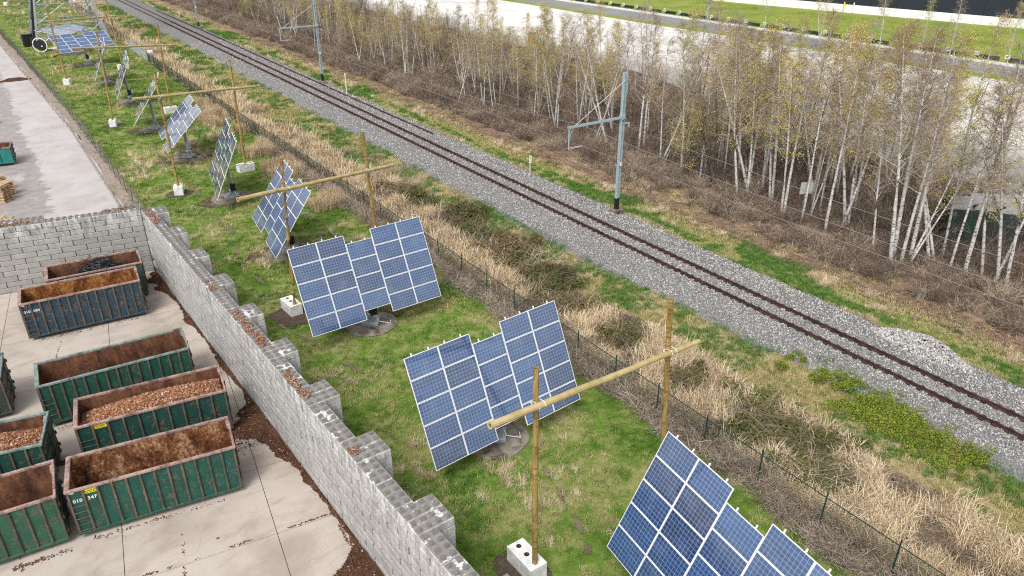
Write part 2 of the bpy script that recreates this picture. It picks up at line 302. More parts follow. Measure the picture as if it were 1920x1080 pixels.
M['chip_r']=randcol('bark_chip',[(0,(.12,.055,.035)),(.5,(.26,.125,.07)),(.85,(.38,.22,.12)),(1,(.62,.54,.47))],.9)
M['flit']=randcol('leaf_litter',[(0,(.12,.07,.045)),(.5,(.24,.16,.11)),(1,(.38,.28,.20))],.9)
M['plinth_w']=plain('plinth_white',(.80,.81,.82),.7,.03,.3); M['clad']=plain('navy_cladding',(.022,.028,.042),.5,.12,.1); M['kerbr']=plain('road_kerb_dull',(.30,.255,.235),.9,.35,3); M['kerbw']=plain('kerb_white',(.72,.72,.71),.8,.08)
M['palw']=plain('pallet_wood',(.50,.36,.22),.85,.25,4); M['red']=plain('red_paint',(.42,.03,.025),.6,.15); M['roofsheet']=plain('roof_sheet',(.27,.27,.265),.8,.25,2)

# ------------------------------------------------------------------ terrain sheets
def sheet(name,xl,xr,y0,y1,z,mat,nx,ny,amp=.0,wob=.0,ws=4.0,zf=None,seed=0):
    ys=np.linspace(y0,y1,ny+1); us=np.linspace(0,1,nx+1)
    XL=np.array([xl(y) if callable(xl) else xl for y in ys])+wob*(fbm(ys*1.0,ys*0+seed,ws)-.5)*2
    XR=np.array([xr(y) if callable(xr) else xr for y in ys])+wob*(fbm(ys*1.0+300,ys*0+seed+7,ws)-.5)*2
    Xg=XL[:,None]+(XR-XL)[:,None]*us[None]; Yg=np.repeat(ys[:,None],nx+1,1)
    Zg=np.full_like(Xg,z)+amp*(fbm(Xg,Yg,2.5)-.5)*np.minimum(1,4*np.minimum(us,1-us))[None]
    if zf is not None: Zg=Zg+zf(Xg,Yg)
    V=np.stack([Xg,Yg,Zg],-1).reshape(-1,3)
    idx=np.arange((nx+1)*(ny+1)).reshape(ny+1,nx+1)
    F=np.stack([idx[:-1,:-1],idx[:-1,1:],idx[1:,1:],idx[1:,:-1]],-1).reshape(-1,4)
    me=bpy.data.meshes.new(name); me.from_pydata(V.tolist(),[],F.tolist()); me.materials.append(M[mat])
    me.polygons.foreach_set('use_smooth',[True]*len(F)); me.update()
    return tag(inst(name,me),kind='structure')
g=MB(); g.add([(-500,-300,-.12),(900,-300,-.12),(900,1600,-.12),(-500,1600,-.12)],[(0,1,2,3)]); tag(g.obj('ground',M['ground']),kind='structure')
WALLX=lambda y: 7.45-.035*(y-19)
sheet('lawn',lambda y: WALLX(y)+.3 if y<53 else 7.4-max(0,(y-130)*.03),23.4,-8,330,-.03,'lawn',40,420,.10)
sheet('lawn_field',-60,lambda y: 7.4-max(0,(y-130)*.03),222,420,-.05,'lawn',20,40,.2)
sheet('verge',23.2,33.4,-12,330,-.02,'verge',24,420,.35)
sheet('rail_grass_strip',39.6,43.4,-12,330,-.02,'strip',12,300,.12,.35,5)
sheet('leaf_litter_strip',42.9,44.9,-12,330,-.012,'litter',6,300,.06,.5,4)
sheet('scrub_ground',44.3,51,-12,330,-.004,'litter',12,260,.3,.5,6)
WR=lambda y: 71.0+11*min(1,max(0,(y-50)/30))
sheet('woodland_ground',50.6,WR,-12,330,-.03,'forest',30,240,.4,1.2,9)
sheet('gravel_lot',lambda y: WR(y)-1.2,122,-20,460,-.04,'lot',10,120,.05,1.0,12)
sheet('lot_grass_edge',121.5,124.5,-20,460,-.03,'far_grass',3,120,.05,.5,8)
sheet('service_road',124.3,133.5,-20,460,-.036,'asphalt',4,80)
sheet('grass_embankment',134.2,lambda y:182.5-(y-70)*.156,-20,460,.0,'far_grass',20,120,.2)
SHB=lambda Y: .95*np.clip((33-np.asarray(Y,float))/14,0,1)
def bz(X,Y):          # ballast shoulder profile
    X=np.asarray(X,float); X=np.where(X<33.9,33.9-(33.9-X)*2.9/(2.9-SHB(Y)),X)
    s=np.interp(X,[31.0,31.9,33.9,34.4,36.9,37.5,39.2,40.6],[-.10,.02,.50,.52,.52,.50,.22,-.08]); return s+.10*(fbm(X,Y,1.3)-.5)
sheet('ballast_bed',lambda y:31.4+float(SHB(y)),lambda y:40.4,-12,330,0,'ballast',40,600,0,.55,5,zf=bz)
# yard: dark joint bed below, slabs above as single parts
yj=MB(); yj.add([(-40,-10,-.03),(8.2,-10,-.03),(6.2,54.2,-.03),(-40,58.5,-.03)],[(0,1,2,3)]); yard=yj.obj('yard',M['joint']); tag(yard,kind='structure')
A8=R(-7.6); ca,sa=math.cos(A8),math.sin(A8)
def clip_poly(P,n,d):                                 # keep p.n <= d
    out=[]
    for i in range(len(P)):
        a,bq=P[i],P[(i+1)%len(P)]; da=a[0]*n[0]+a[1]*n[1]-d; db=bq[0]*n[0]+bq[1]*n[1]-d
        if da<=0: out.append(a)
        if da*db<0: t=da/(da-db); out.append((a[0]+(bq[0]-a[0])*t,a[1]+(bq[1]-a[1])*t))
    return out
for i in range(-6,3):
    for j in range(-4,9):
        x0,x1=-3.72+i*5.5+.014,-3.72+(i+1)*5.5-.014; y0,y1=23.85+j*4.35+.014,23.85+(j+1)*4.35-.014
        P=[(x*ca-y*sa,x*sa+y*ca) for x,y in ((x0,y0),(x1,y0),(x1,y1),(x0,y1))]
        P=clip_poly(P,(1,.035),7.42+.035*19); P=clip_poly(P,(.1977,.980),52.25)
        if len(P)<3: continue
        dz=random.uniform(-.004,.004); n=len(P)
        m=MB(); m.add([(x,y,dz) for x,y in P]+[(x,y,-.05) for x,y in P],[tuple(range(n))]+[(k,n+k,n+(k+1)%n,(k+1)%n) for k in range(n)])
        m.obj('slab',M['yard'],yard)
sheet('road',-45,lambda y:7.0-max(0,(y-95)*.034),53.4,225,-.02,'road',20,80,.02,.25,7)
sheet('road_margin',lambda y:6.85-max(0,(y-95)*.034),lambda y:8.1-max(0,(y-95)*.034),53.6,225,-.012,'margin',6,160,.10,.35,4)
kb=MB()
for k in range(60):
    y=53.8+k*2.6; x=6.62-max(0,(y-95)*.034)
    kb.cbox((x,y+1.3,.04),(.16,2.56,.14),.02)
tag(kb.obj('road_kerb',M['kerbr']),kind='structure')
wk=MB()
for k in range(120): wk.cbox((133.8,-10+k*3.3,.1),(.3,3.26,.5),.03)
tag(wk.obj('service_road_kerb',M['kerbw']),kind='structure')

# ------------------------------------------------------------------ scatter (geometry nodes over a point mesh)
def proto(name,mb,mats): return bpy.data.objects.new(name,mb.mesh(name,mats))
def scatter(name,protos,pos,rot,scl,idx=None,parent=None,label=None,cat=None,kind='stuff'):
    n=len(pos)
    me=bpy.data.meshes.new(name); me.vertices.add(n); me.vertices.foreach_set('co',np.ascontiguousarray(pos,'f4').ravel())
    a=me.attributes.new('rot','FLOAT_VECTOR','POINT'); a.data.foreach_set('vector',np.ascontiguousarray(rot,'f4').ravel())
    a=me.attributes.new('scl','FLOAT','POINT'); a.data.foreach_set('value',np.ascontiguousarray(scl,'f4'))
    if idx is None: idx=rng.integers(0,len(protos),n)
    a=me.attributes.new('idx','INT','POINT'); a.data.foreach_set('value',np.ascontiguousarray(idx,'i4'))
    o=inst(name,me,parent)
    ng=bpy.data.node_groups.new(name,'GeometryNodeTree')
    ng.interface.new_socket('Geometry',in_out='INPUT',socket_type='NodeSocketGeometry'); ng.interface.new_socket('Geometry',in_out='OUTPUT',socket_type='NodeSocketGeometry')
    N,L=ng.nodes,ng.links; gi=N.new('NodeGroupInput'); go=N.new('NodeGroupOutput'); gt=N.new('GeometryNodeGeometryToInstance')
    for p in reversed(protos):
        oi=N.new('GeometryNodeObjectInfo'); oi.inputs['Object'].default_value=p; oi.inputs['As Instance'].default_value=True
        L.new(oi.outputs['Geometry'],gt.inputs[0])
    ip=N.new('GeometryNodeInstanceOnPoints'); ip.inputs['Pick Instance'].default_value=True
    L.new(gi.outputs[0],ip.inputs['Points']); L.new(gt.outputs[0],ip.inputs['Instance'])
    def at(nm,t):
        x=N.new('GeometryNodeInputNamedAttribute'); x.data_type=t; x.inputs['Name'].default_value=nm; return x.outputs[0]
    L.new(at('idx','INT'),ip.inputs['Instance Index'])
    er=N.new('FunctionNodeEulerToRotation'); L.new(at('rot','FLOAT_VECTOR'),er.inputs[0]); L.new(er.outputs[0],ip.inputs['Rotation'])
    L.new(at('scl','FLOAT'),ip.inputs['Scale']); L.new(ip.outputs[0],go.inputs[0])
    md=o.modifiers.new('scatter','NODES'); md.node_group=ng
    return tag(o,label,cat,None,kind)
def zrot(n): return np.c_[np.zeros(n),np.zeros(n),rng.uniform(0,2*PI,n)]
def anyrot(n): return rng.uniform(0,2*PI,(n,3))
def camd(P): return np.sqrt(P[:,0]**2+P[:,1]**2+22.2**2)
def zone(n,x0,x1,y0,y1,d0=34,p=1.35):
    """points in a rectangle, thinned with distance from where one stands"""
    P=np.c_[rng.uniform(x0,x1,n),rng.uniform(y0,y1,n)]
    d=camd(P); keep=rng.random(n)<np.minimum(1,(d0/d)**p); return P[keep],np.maximum(1,(d[keep]/d0))**.45
def tuft(n,h,wd,spread,lean,rs=None,lie=0.0):
    m=MB()
    for k in range(n):
        a=random.uniform(0,2*PI); r=spread*math.sqrt(random.random()); bx,by=r*math.cos(a),r*math.sin(a)
        hd=random.uniform(0,2*PI) if random.random()>lie else random.gauss(0,.5)
        ln=random.uniform(.3,1)*lean; L=h*random.uniform(.55,1.15); wv=wd*random.uniform(.7,1.2)
        px,py=-math.sin(hd)*wv/2,math.cos(hd)*wv/2
        d1=L*.55; s1,c1=math.sin(ln*.6),math.cos(ln*.6); s2,c2=math.sin(min(1.75,ln*1.3)),math.cos(min(1.75,ln*1.3))
        p1=(bx+math.cos(hd)*s1*d1,by+math.sin(hd)*s1*d1,c1*d1); p2=(p1[0]+math.cos(hd)*s2*L*.5,p1[1]+math.sin(hd)*s2*L*.5,max(.02,p1[2]+c2*L*.5))
        m.add([(bx-px,by-py,0),(bx+px,by+py,0),(p1[0]+px*.8,p1[1]+py*.8,p1[2]),(p1[0]-px*.8,p1[1]-py*.8,p1[2]),p2],[(0,1,2,3),(3,2,4)])
    return m
def twigs(n,h,wd,spread,wig=.35,up=.5,fork=2):
    m=MB()
    for k in range(n):
        a=random.uniform(0,2*PI); r=spread*random.random(); p=Vector((r*math.cos(a),r*math.sin(a),0))
        d=Vector((random.gauss(0,1),random.gauss(0,1),up+random.random()*up*1.6)).normalized(); L=h*random.uniform(.5,1.2)
        w0=wd*random.uniform(.7,1.2); side=d.cross(Vector((random.random()-.5,random.random()-.5,.3))).normalized()
        pts=[p]; dirs=d
        for q in range(3):
            pts.append(pts[-1]+dirs*L/3); dirs=(dirs+Vector((random.gauss(0,wig),random.gauss(0,wig),random.gauss(-.12,wig*.7)))).normalized()
        for q in pts: q.z=max(q.z,.01)
        V=[]
        for i,q in enumerate(pts[:-1]): ww=w0*(1-i*.28)/2; V+=[tuple(q-side*ww),tuple(q+side*ww)]
        V.append(tuple(pts[-1])); m.add(V,[(0,1,3,2),(2,3,5,4),(4,5,6)])
        for _ in range(fork):
            i=random.choice((1,2)); q=pts[i]; e=(dirs+Vector((random.gauss(0,.8),random.gauss(0,.8),random.gauss(.1,.5)))).normalized()*L*random.uniform(.2,.45)
            s2=side*w0*.3; t=q+e; t.z=max(t.z,.01); m.add([tuple(q-s2),tuple(q+s2),tuple(t)],[(0,1,2)])
    return m
def leaves(n,rx,rz,sz,flat=.5,tw=0):
    m=MB()
    for k in range(n):
        u=Vector((random.gauss(0,1),random.gauss(0,1),abs(random.gauss(0,1)))).normalized()*(random.random()**.4)
        p=Vector((u.x*rx,u.y*rx,u.z*rz)); nrm=Vector((random.gauss(0,flat),random.gauss(0,flat),1)).normalized()
        a=nrm.orthogonal().normalized(); a.rotate(Quaternion(nrm,random.uniform(0,2*PI))); bb=nrm.cross(a); s=sz*random.uniform(.6,1.25)
        m.add([tuple(p-a*s),tuple(p+bb*s*.55),tuple(p+a*s),tuple(p-bb*s*.55)],[(0,1,2,3)])
    return m
PR={}
PR['green']=[proto('grass_tuft',tuft(16,.10,.016,.15,.9),M['blade']) for _ in range(4)]
PR['greenb']=[proto('grass_tuft',tuft(16,.22,.02,.18,.9),M['blade_b']) for _ in range(3)]
PR['yell']=[proto('grass_tuft',tuft(14,.15,.015,.15,1.15),M['blade_y']) for _ in range(3)]
PR['dry']=[proto('dry_tuft',tuft(20,.80,.024,.28,1.6,lie=.6),M['blade_d']) for _ in range(5)]
PR['reed']=[proto('reed_tuft',tuft(30,1.0,.02,.26,.5),M['blade_d']) for _ in range(3)]
PR['dead']=[proto('twig_clump',twigs(14,1.05,.027,.34),M['scrub_dead']) for _ in range(4)]
PR['scrub']=[proto('twig_clump',twigs(20,1.1,.028,.32),M['scrub']) for _ in range(4)]
PR['sap']=[proto('sapling_clump',twigs(10,3.4,.034,.5,.12,2.2,7),M['scrub']) for _ in range(4)]
PR['bram']=[proto('bramble_clump',leaves(60,.36,.26,.045,.6),M['bram']) for _ in range(4)]
PR['ivy']=[proto('cover_clump',leaves(30,.28,.24,.055,.8),M['ivy']) for _ in range(3)]
PR['litter']=[proto('leaf_clump',leaves(22,.3,.02,.05,.25),M['flit']) for _ in range(3)]
def stone():
    m=MB(); V=[]
    for (x,y,z) in ((1,0,0),(-1,0,0),(0,1,0),(0,-1,0),(0,0,1),(0,0,-1),(.7,.7,.3),(-.7,.6,-.3)): V.append((x*random.uniform(.6,1.2),y*random.uniform(.6,1.2),z*random.uniform(.5,.9)))
    return m.add(V[:6],[(0,2,4),(2,1,4),(1,3,4),(3,0,4),(2,0,5),(1,2,5),(3,1,5),(0,3,5)])
PR['stone']=[proto('stone',stone(),M['stone']) for _ in range(5)]
def chip(): m=MB(); return m.box((0,0,0),(1.0,random.uniform(.3,.6),random.uniform(.12,.3)))
PR['chip']=[proto('chip',chip(),M['chip']) for _ in range(3)]; PR['chipd']=[proto('chip',chip(),M['chip_d']) for _ in range(3)]; PR['chipr']=[proto('chip',chip(),M['chip_r']) for _ in range(3)]
# ------------------------------------------------------------------ block walls
WANG=math.atan(.035)
UB=.72; ZT=4.4; NC=12; CH=ZT/NC
def block_mesh(L,studs,name,nx=4,ny=2,D=.72,mats=None,gap=.034):
    m=MB(); m.cbox((0,0,0),(L-gap,D-.012,CH-.018),.024,0)
    if studs:
        m.f=m.f; 
        # top plate colour on the upper face
        zt=CH/2-.007
        for i in range(nx):
            for j in range(ny):
                cx=-L/2+(i+.5)*L/nx; cy=-D/2+(j+.5)*D/ny; a,bq=.095,.062
                V=[(cx-a,cy-a,zt-.004),(cx+a,cy-a,zt-.004),(cx+a,cy+a,zt-.004),(cx-a,cy+a,zt-.004),(cx-bq,cy-bq,zt+.075),(cx+bq,cy-bq,zt+.075),(cx+bq,cy+bq,zt+.075),(cx-bq,cy+bq,zt+.075)]
                m.add(V,[(0,1,5,4),(1,2,6,5),(2,3,7,6),(3,0,4,7),(4,5,6,7)],2)
    me=m.mesh(name,mats or [M['block'],M['block_top'],M['block_stud']])
    mi=[]
    for p in me.polygons:
        mi.append(1 if (studs and p.material_index==0 and p.normal.z>.9) else p.material_index)
    me.polygons.foreach_set('material_index',mi); return me
BL,BH=[M['block_lime'],M['block_top'],M['block_stud']],[M['block'],M['block_top'],M['block_stud']]
me_s={ (l,s,k): block_mesh(l,s,'block',nx=int(round(l/.36)),mats=(BL if k else BH),gap=(.095 if (k and not s) else .034)) for l in (1.44,.72,2.16) for s in (0,1) for k in (0,1)}
# wall along the grass: local x runs toward the viewer, local y away from the yard
wall=empty('block_wall',(WALLX(52.1),52.1,0),-PI/2-(-WANG),'long stacked concrete block wall with stepped piers between container yard and solar lawn','wall')
# local +x = (sin?) toward -Y ; local +y must point to +X : rotation -90deg gives x->-Y, y->+X
jit=lambda s:random.uniform(-s,s)
cand=[]   # (priority, mesh, loc, rz)
NP=11
for k in range(NP):
    x0=.02+k*4.32
    # pier (two headers reaching out over the grass) then two stretchers on every course
    for c in range(NC):
        z=(c+.5)*CH; top=(c==NC-1)
        pier_x=x0
        if top or c>=NC-4 or k>=6:
            for q in range(2):
                cand.append((0 if top else (2 if c>=NC-4 else 4),(1.44,top,0),(pier_x+.36+q*.72+1e-3*q,.72+jit(.006),z),PI/2))
        off=.0 if c%2==1 else .72
        if top:
            for q in range(2): cand.append((0,(1.44,1,1),(x0+1.44+.72+q*1.44,.36+jit(.006),z),0.0))
        else:
            for q in range(3):
                x=x0+off+.72+q*1.44
                cand.append((1-(k/100.),(1.44,0,1),(x,.36+jit(.018),z),0.0))
cand=[c for c in cand if c[2][0]<46]
# rows below the pier headers inside the wall: stretchers already run through, headers start behind them
parts=[]; rest=[]
cand.sort(key=lambda t:(t[0]))
for i,(pr,key,loc,rz) in enumerate(cand):
    if pr in (2,4): loc=(loc[0],loc[1]+.36+.004,loc[2])       # lower headers sit behind the wall leaf
    (parts if len(parts)<298 else rest).append((key,loc,rz))
for key,loc,rz in parts:
    if False: pass
    o=inst('block',me_s[key],wall); o.location=loc; o.rotation_euler=(jit(.003),jit(.003),rz+jit(.004))
mm=MB()
for key,loc,rz in rest:
    ln=1.44; d=(ln-.095,.708,CH-.018)
    if rz: d=(.708,ln-.022,CH-.014)
    if loc[1]>.9: loc=(loc[0],loc[1]-.18,loc[2]); d=(d[0],1.06,d[2])
    mm.cbox(loc,d,.018)
if rest: tag(mm.obj('lower_blocks',BL,wall),kind='stuff')
# cross wall at the end of the yard
AB=R(-11.4); bxw=empty('block_wall',(6.28,52.05,0),PI+AB,'concrete block wall closing the far end of the container yard, timber road behind it','wall')
for c in range(NC):
    z=(c+.5)*CH; top=(c==NC-1); off=0 if c%2 else .72
    if off: o=inst('block',me_s[(.72,top,0)],bxw); o.location=(.36,-.36+jit(.006),z)
    for q in range(12):
        o=inst('block',me_s[(1.44,top,0)],bxw); o.location=(off+.72+q*1.44,-.36+jit(.012),z); o.rotation_euler=(jit(.003),jit(.003),jit(.004))
for q in (0,4,5):                                            # a second row of top blocks behind part of the coping
    for c in (NC-1,NC-2):
        o=inst('block',me_s[(1.44,c==NC-1,0)],bxw); o.location=(.72+q*1.44,-1.085,(c+.5)*CH)
# bark chips lying on the coping and in the yard corners
def chips_on(pts,n,rad,zz,pr,s0,s1,name,label,cat='wood chips'):
    P=[]
    for (x,y,r) in pts:
        a=rng.uniform(0,2*PI,n); q=r*np.sqrt(rng.random(n)); P.append(np.c_[x+q*np.cos(a)*rad,y+q*np.sin(a),np.full(n,zz)+rng.uniform(0,.05,n)])
    P=np.concatenate(P); return scatter(name,PR[pr],P,anyrot(len(P))*np.array([.12,.12,1]),rng.uniform(s0,s1,len(P)),None,None,label,cat)
def wx(y,off): return WALLX(y)+off
cp=[]
for y0,y1,n in ((34.2,30.4,10),(27.6,25.6,6),(51.6,49.0,7),(38.6,37.4,3),(21.2,20.8,1)):
    for y in np.linspace(y0,y1,n): cp.append((wx(y,.28+random.uniform(-.08,.16)),y+random.uniform(-.15,.15),random.uniform(.14,.30)))
chips_on(cp,85,.8,ZT+.03,'chipr',.05,.10,'bark_chips','rust orange bark chips lying on the studded coping of the long block wall')
cp=[(5.9-.98*q*.5,52.9+.13*q*.5+.02,.24) for q in range(4)]+[(-.2-.49*q,53.85+.06*q,.26) for q in range(6)]
chips_on(cp,85,1,ZT+.03,'chipr',.05,.10,'bark_chips','rust orange bark chips lying on top of the far cross wall')
# dark mulch drifts on the yard floor
def blob(name,cx,cy,rx,ry,h,mat,n=26,label=None,cat=None,kind=None,ang=0,seed=0):
    m=MB(); V=[(cx,cy,.02+h)]; F=[]; rings=5
    for i in range(1,rings+1):
        for k in range(n):
            a=2*PI*k/n; rr=i/rings*(.72+.56*float(fbm(np.array([math.cos(a)*2.2+seed]),np.array([math.sin(a)*2.2+seed*3]),1.0)[0]))
            x,y=rx*rr*math.cos(a),ry*rr*math.sin(a); X=cx+x*math.cos(ang)-y*math.sin(ang); Y=cy+x*math.sin(ang)+y*math.cos(ang)
            z=.012+h*max(0,(1-(i/rings)**1.6))*(.7+.6*float(vnoise(np.array([X]),np.array([Y]),.5)[0])); V.append((X,Y,z))
    for k in range(n): F.append((0,1+k,1+(k+1)%n))
    for i in range(rings-1):
        for k in range(n): a=1+i*n+k; bq=1+i*n+(k+1)%n; F.append((a,a+n,bq+n,bq))
    m.add(V,F); return tag(m.obj(name,M[mat],smooth=True),label,cat,None,kind)
def mw(y):
    y=np.asarray(y,float); pk=lambda c,s,a:a*np.exp(-((y-c)/s)**2)
    base=.13+pk(30.9,1.35,1.75)+pk(28.6,1.0,.5)+pk(26.2,2.0,.16)+pk(19.2,1.15,2.1)+pk(16.8,2,1.0)+pk(49.8,1.7,.75)+pk(43.5,1.2,.22)+pk(37,1.5,.16)
    return base*(.35+1.3*fbm(y,y*0+5,.9))+.16*(fbm(y,y*0+9,.35)-.5)*(base>.1)
def mulch_strip():
    ys=np.linspace(12,51.8,800); V=[]; us=np.linspace(0,1,7)
    for y in ys:
        w_=max(.02,float(mw(y)))
        for u in us: V.append((WALLX(y)-.01-w_*(1-u),y,.008+.13*u*min(1,w_)*(.5+float(vnoise(np.array([y*3+u*4]),np.array([u*5.]),1.0)[0]))*(1 if u>0 else 0)))
    F=[(i*7+k,i*7+k+1,(i+1)*7+k+1,(i+1)*7+k) for i in range(799) for k in range(6)]
    m=MB(); m.add(V,F); tag(m.obj('mulch_drift',M['mulch'],smooth=True),'dark brown mulch drift along the foot of the long block wall','mulch',None,'stuff')
mulch_strip()
n=9000; y=rng.uniform(13,51.6,n); w_=mw(y); k=rng.random(n)<np.clip(w_/1.5,.04,1); y,w_=y[k],w_[k]; u=rng.random(len(y))**.8
P=np.c_[WALLX(y)-w_*1.08*u,y,.03+.13*(1-u)*np.minimum(1,w_)]
P2=np.c_[rng.normal(5.5,.55,500),rng.normal(30.3,.55,500),np.full(500,.02)]; P=np.concatenate([P,P2])
P=P[P[:,0]<WALLX(P[:,1])-.03]
scatter('mulch_chips',PR['chipd'],P,anyrot(len(P))*np.array([.15,.15,1]),rng.uniform(.04,.09,len(P)),None,None,'dark wood crumbs strewn along the foot of the block wall','mulch')
for i,(x,y,rx,ry) in enumerate(((-1.3,23.9,.2,.06),(-.5,23.6,.11,.06),(.3,23.9,.10,.04),(2.9,24.5,.07,.045),(-1.55,31.0,.4,.35),(-1.45,33.1,.25,.22),(4.6,46.4,.16,.09),(5.4,39.0,.12,.08))):
    blob('dirt_stain',x,y,rx,ry,.0,'mulch',n=40,seed=i+20,ang=-.13,label='dark damp patch of dirt on the pale yard slabs',cat='stain',kind='stuff')
P=[]
for (x0,y0,L,a) in ((-1.4,27.35,6.2,-8.7),(-1.5,45.9,6.1,-4.6),(-3.9,27.35,2.0,-4.6),(-1.6,36.0,6.6,-3.6)):
    n=190; u=rng.uniform(0,L,n)*rng.choice([1,1,.5],n); k=fbm(u,u*0+x0,.8)>.48; u=u[k]; v=rng.normal(-.03,.07,len(u)); P.append(np.c_[x0+u*math.cos(R(a))-v*math.sin(R(a)),y0+u*math.sin(R(a))+v*math.cos(R(a)),np.full(len(u),.012)])
for (xa,ya,xb,yb,n) in ((1.83,25.6,1.1,22,200),(.1,24.17,7.2,23.2,420),(7.15,23.4,7.0,20.5,160),(-.23,45,-.7,43.2,60),(-3.7,29.3,-3.6,27,80)):
    u=rng.random(n); k=fbm(u*6,u*0+xa,.6)>.42; u=u[k]; P.append(np.c_[xa+(xb-xa)*u+rng.normal(0,.03,len(u)),ya+(yb-ya)*u+rng.normal(0,.03,len(u)),np.full(len(u),.01)])
P=np.concatenate(P); scatter('dirt_crumbs',PR['chipd'],P,anyrot(len(P))*np.array([.1,.1,1]),rng.uniform(.02,.06,len(P))*rng.choice([1,1,1.6],len(P)),None,None,'dark crumbs of dirt in the slab joints and along the container feet','dirt')

# ------------------------------------------------------------------ roll-off containers
def text_part(s,size,parent,loc,rot,mat,name='number'):
    cu=bpy.data.curves.new(name,'FONT'); cu.body=s; cu.size=size; cu.extrude=.002; cu.offset=size*.022; cu.space_character=1.1
    cu.align_x='CENTER'; cu.resolution_u=3; tmp=bpy.data.objects.new(name,cu); me=bpy.data.meshes.new_from_object(tmp); me.materials.clear(); me.materials.append(mat); bpy.data.objects.remove(tmp); o=inst(name,me,parent); o.location=loc; o.rotation_euler=rot; return o
def container(x,y,ang,L,W,H,ext,inn,rim,label,cat='container',nrib=12,num=None,plate=None,ladder=True,ribm='rib',sticker=True,ladx=.12):
    t=empty('skip_container',(x,y,0),R(ang),label,cat,'roll-off containers in the yard'); zb=.22; th=.05
    E=[M[ext],M[inn]]
    def panel(name,c,d,inner):      # inner = (axis, sign) of the rusty face
        m=MB(); m.box(c,d,0); me=m.mesh(name,E)
        for p in me.polygons:
            if p.normal[inner[0]]*inner[1]>.9: p.material_index=1
        return inst(name,me,t)
    zh=H-zb
    panel('side_wall',(L/2,.10,zb+zh/2),(L-.1,th,zh),(1,1)); panel('side_wall',(L/2,W-.10,zb+zh/2),(L-.1,th,zh),(1,-1))
    panel('end_wall',(.08,W/2,zb+zh/2),(th,W-.26,zh),(0,1)); 
    fm=MB(); fm.box((L/2,W/2,zb+.03),(L-.12,W-.26,.06)); fm.obj('floor',M[inn],t)
    for s in (0,1):       # two doors at the other end, hinges and locking bars
        cy=.14+(W-.28)*(.25+.5*s); dr=panel('door',(L-.07,cy,zb+zh/2),(th,(W-.30)/2,zh-.04),(0,-1))
        hb=MB()
        for zz in (.25,.55,.85): hb.box((L-.02,cy,zb+zh*zz),(.06,(W-.34)/2,.09))
        for k in range(3): hb.tube([(L+.0,.10 if s==0 else W-.10,zb+zh*(.2+.3*k)-.08),(L+.0,.10 if s==0 else W-.10,zb+zh*(.2+.3*k)+.08)],.04,6)
        hb.obj('hinge_bar',M['rib'],dr)
    lb=MB(); lb.tube([(L+.03,W*.5,zb+.15),(L+.03,W*.5,H-.2)],.03,6); lb.box((L+.05,W*.5-.12,zb+zh*.5),(.03,.3,.05)); lb.obj('locking_bar',M['steel_dk'],t)
    tr=MB(); tr.cbox((L/2,.07,H-.03),(L,.12,.11),.015); tr.cbox((L/2,W-.07,H-.03),(L,.12,.11),.015); tr.cbox((.09,W/2,H-.03),(.18,W-.26,.11),.015); tr.cbox((L-.05,W/2,H-.035),(.09,W-.26,.10),.015)
    tr.obj('top_rail',M[rim],t)
    hk=MB(); hk.cbox((L-.07,W-.62,H-.02),(.16,.42,.18),.02); hk.obj('catch_plate',M[rim],t)
    bt=MB(); bt.cbox((L/2,.07,zb+.05),(L-.04,.11,.13),.015); bt.cbox((L/2,W-.07,zb+.05),(L-.04,.11,.13),.015); bt.obj('bottom_rail',M[ext],t)
    sk=MB(); sk.box((L/2,W*.5-.53,zb/2+.03),(L-.1,.14,zb-.06)); sk.box((L/2,W*.5+.53,zb/2+.03),(L-.1,.14,zb-.06))
    for k in range(6): sk.box((.3+k*(L-.6)/5,W/2,zb/2+.06),(.1,W-.3,.09))
    sk.obj('skid_frame',M['steel_dk'],t)
    for yy in (W*.5-.78,W*.5+.78):
        rl=MB(); rl.tube([(L-.22,yy-.14,.13),(L-.22,yy+.14,.13)],.125,12); rl.obj('roller',M['steel_dk'],t)
    rm=MB(); rm.cbox((0,0,0),(.085,.075,zh-.12),.012); rme=rm.mesh('rib',[M[ribm]])
    for sy in (.04,W-.04):
        for k in range(nrib):
            xx=.05+.045+k*(L-.19)/(nrib-1)
            inst('rib',rme,t,loc=(xx,sy,zb+zh/2-.02))
    rme2=rme
    for k in range(3): inst('rib',rme2,t,loc=(.03,.3+k*(W-.6)/2,zb+zh/2-.02),rz=PI/2)
    if ladder:
        ld=MB(); x0=ladx; x1=ladx+(L-.19)/(nrib-1)-.02
        ld.tube([(x0,.015,zb+.1),(x0,.015,H-.55)],.014,5); lad=ld.obj('ladder',M['rib'],t)
        for k in range(5):
            rg=MB(); rg.tube([(x0,.01,zb+.2+k*.3),(x1,.01,zb+.2+k*.3)],.017,6); rg.obj('rung',M['rib'],lad)
    if sticker: s_=MB(); s_.box((.20,.072,H-.14),(.2,.006,.07)); s_.obj('sticker',M['white'],t)
    if num:
        for i,tx in enumerate(num): text_part(tx,.205,t,(.095+(i+.5)*(L-.19)/(nrib-1),.068,H-.62),(PI/2,0,0),M['white'])
    if plate is not None:
        p=MB(); p.cbox((plate,.066,H-.22),(.50,.012,.20),.004,0); pl=p.obj('sign_plate',M['yellow'],t)
        q=MB()
        for k in range(4): q.box((plate-.17+.10*k+random.uniform(-.01,.01),.058,H-.20),(.06+random.uniform(0,.03),.004,.035))
        for k in range(3): q.box((plate-.12+.12*k,.058,H-.265),(.08,.004,.025))
        q.obj('plate_print',M['mark'],pl)
    return t
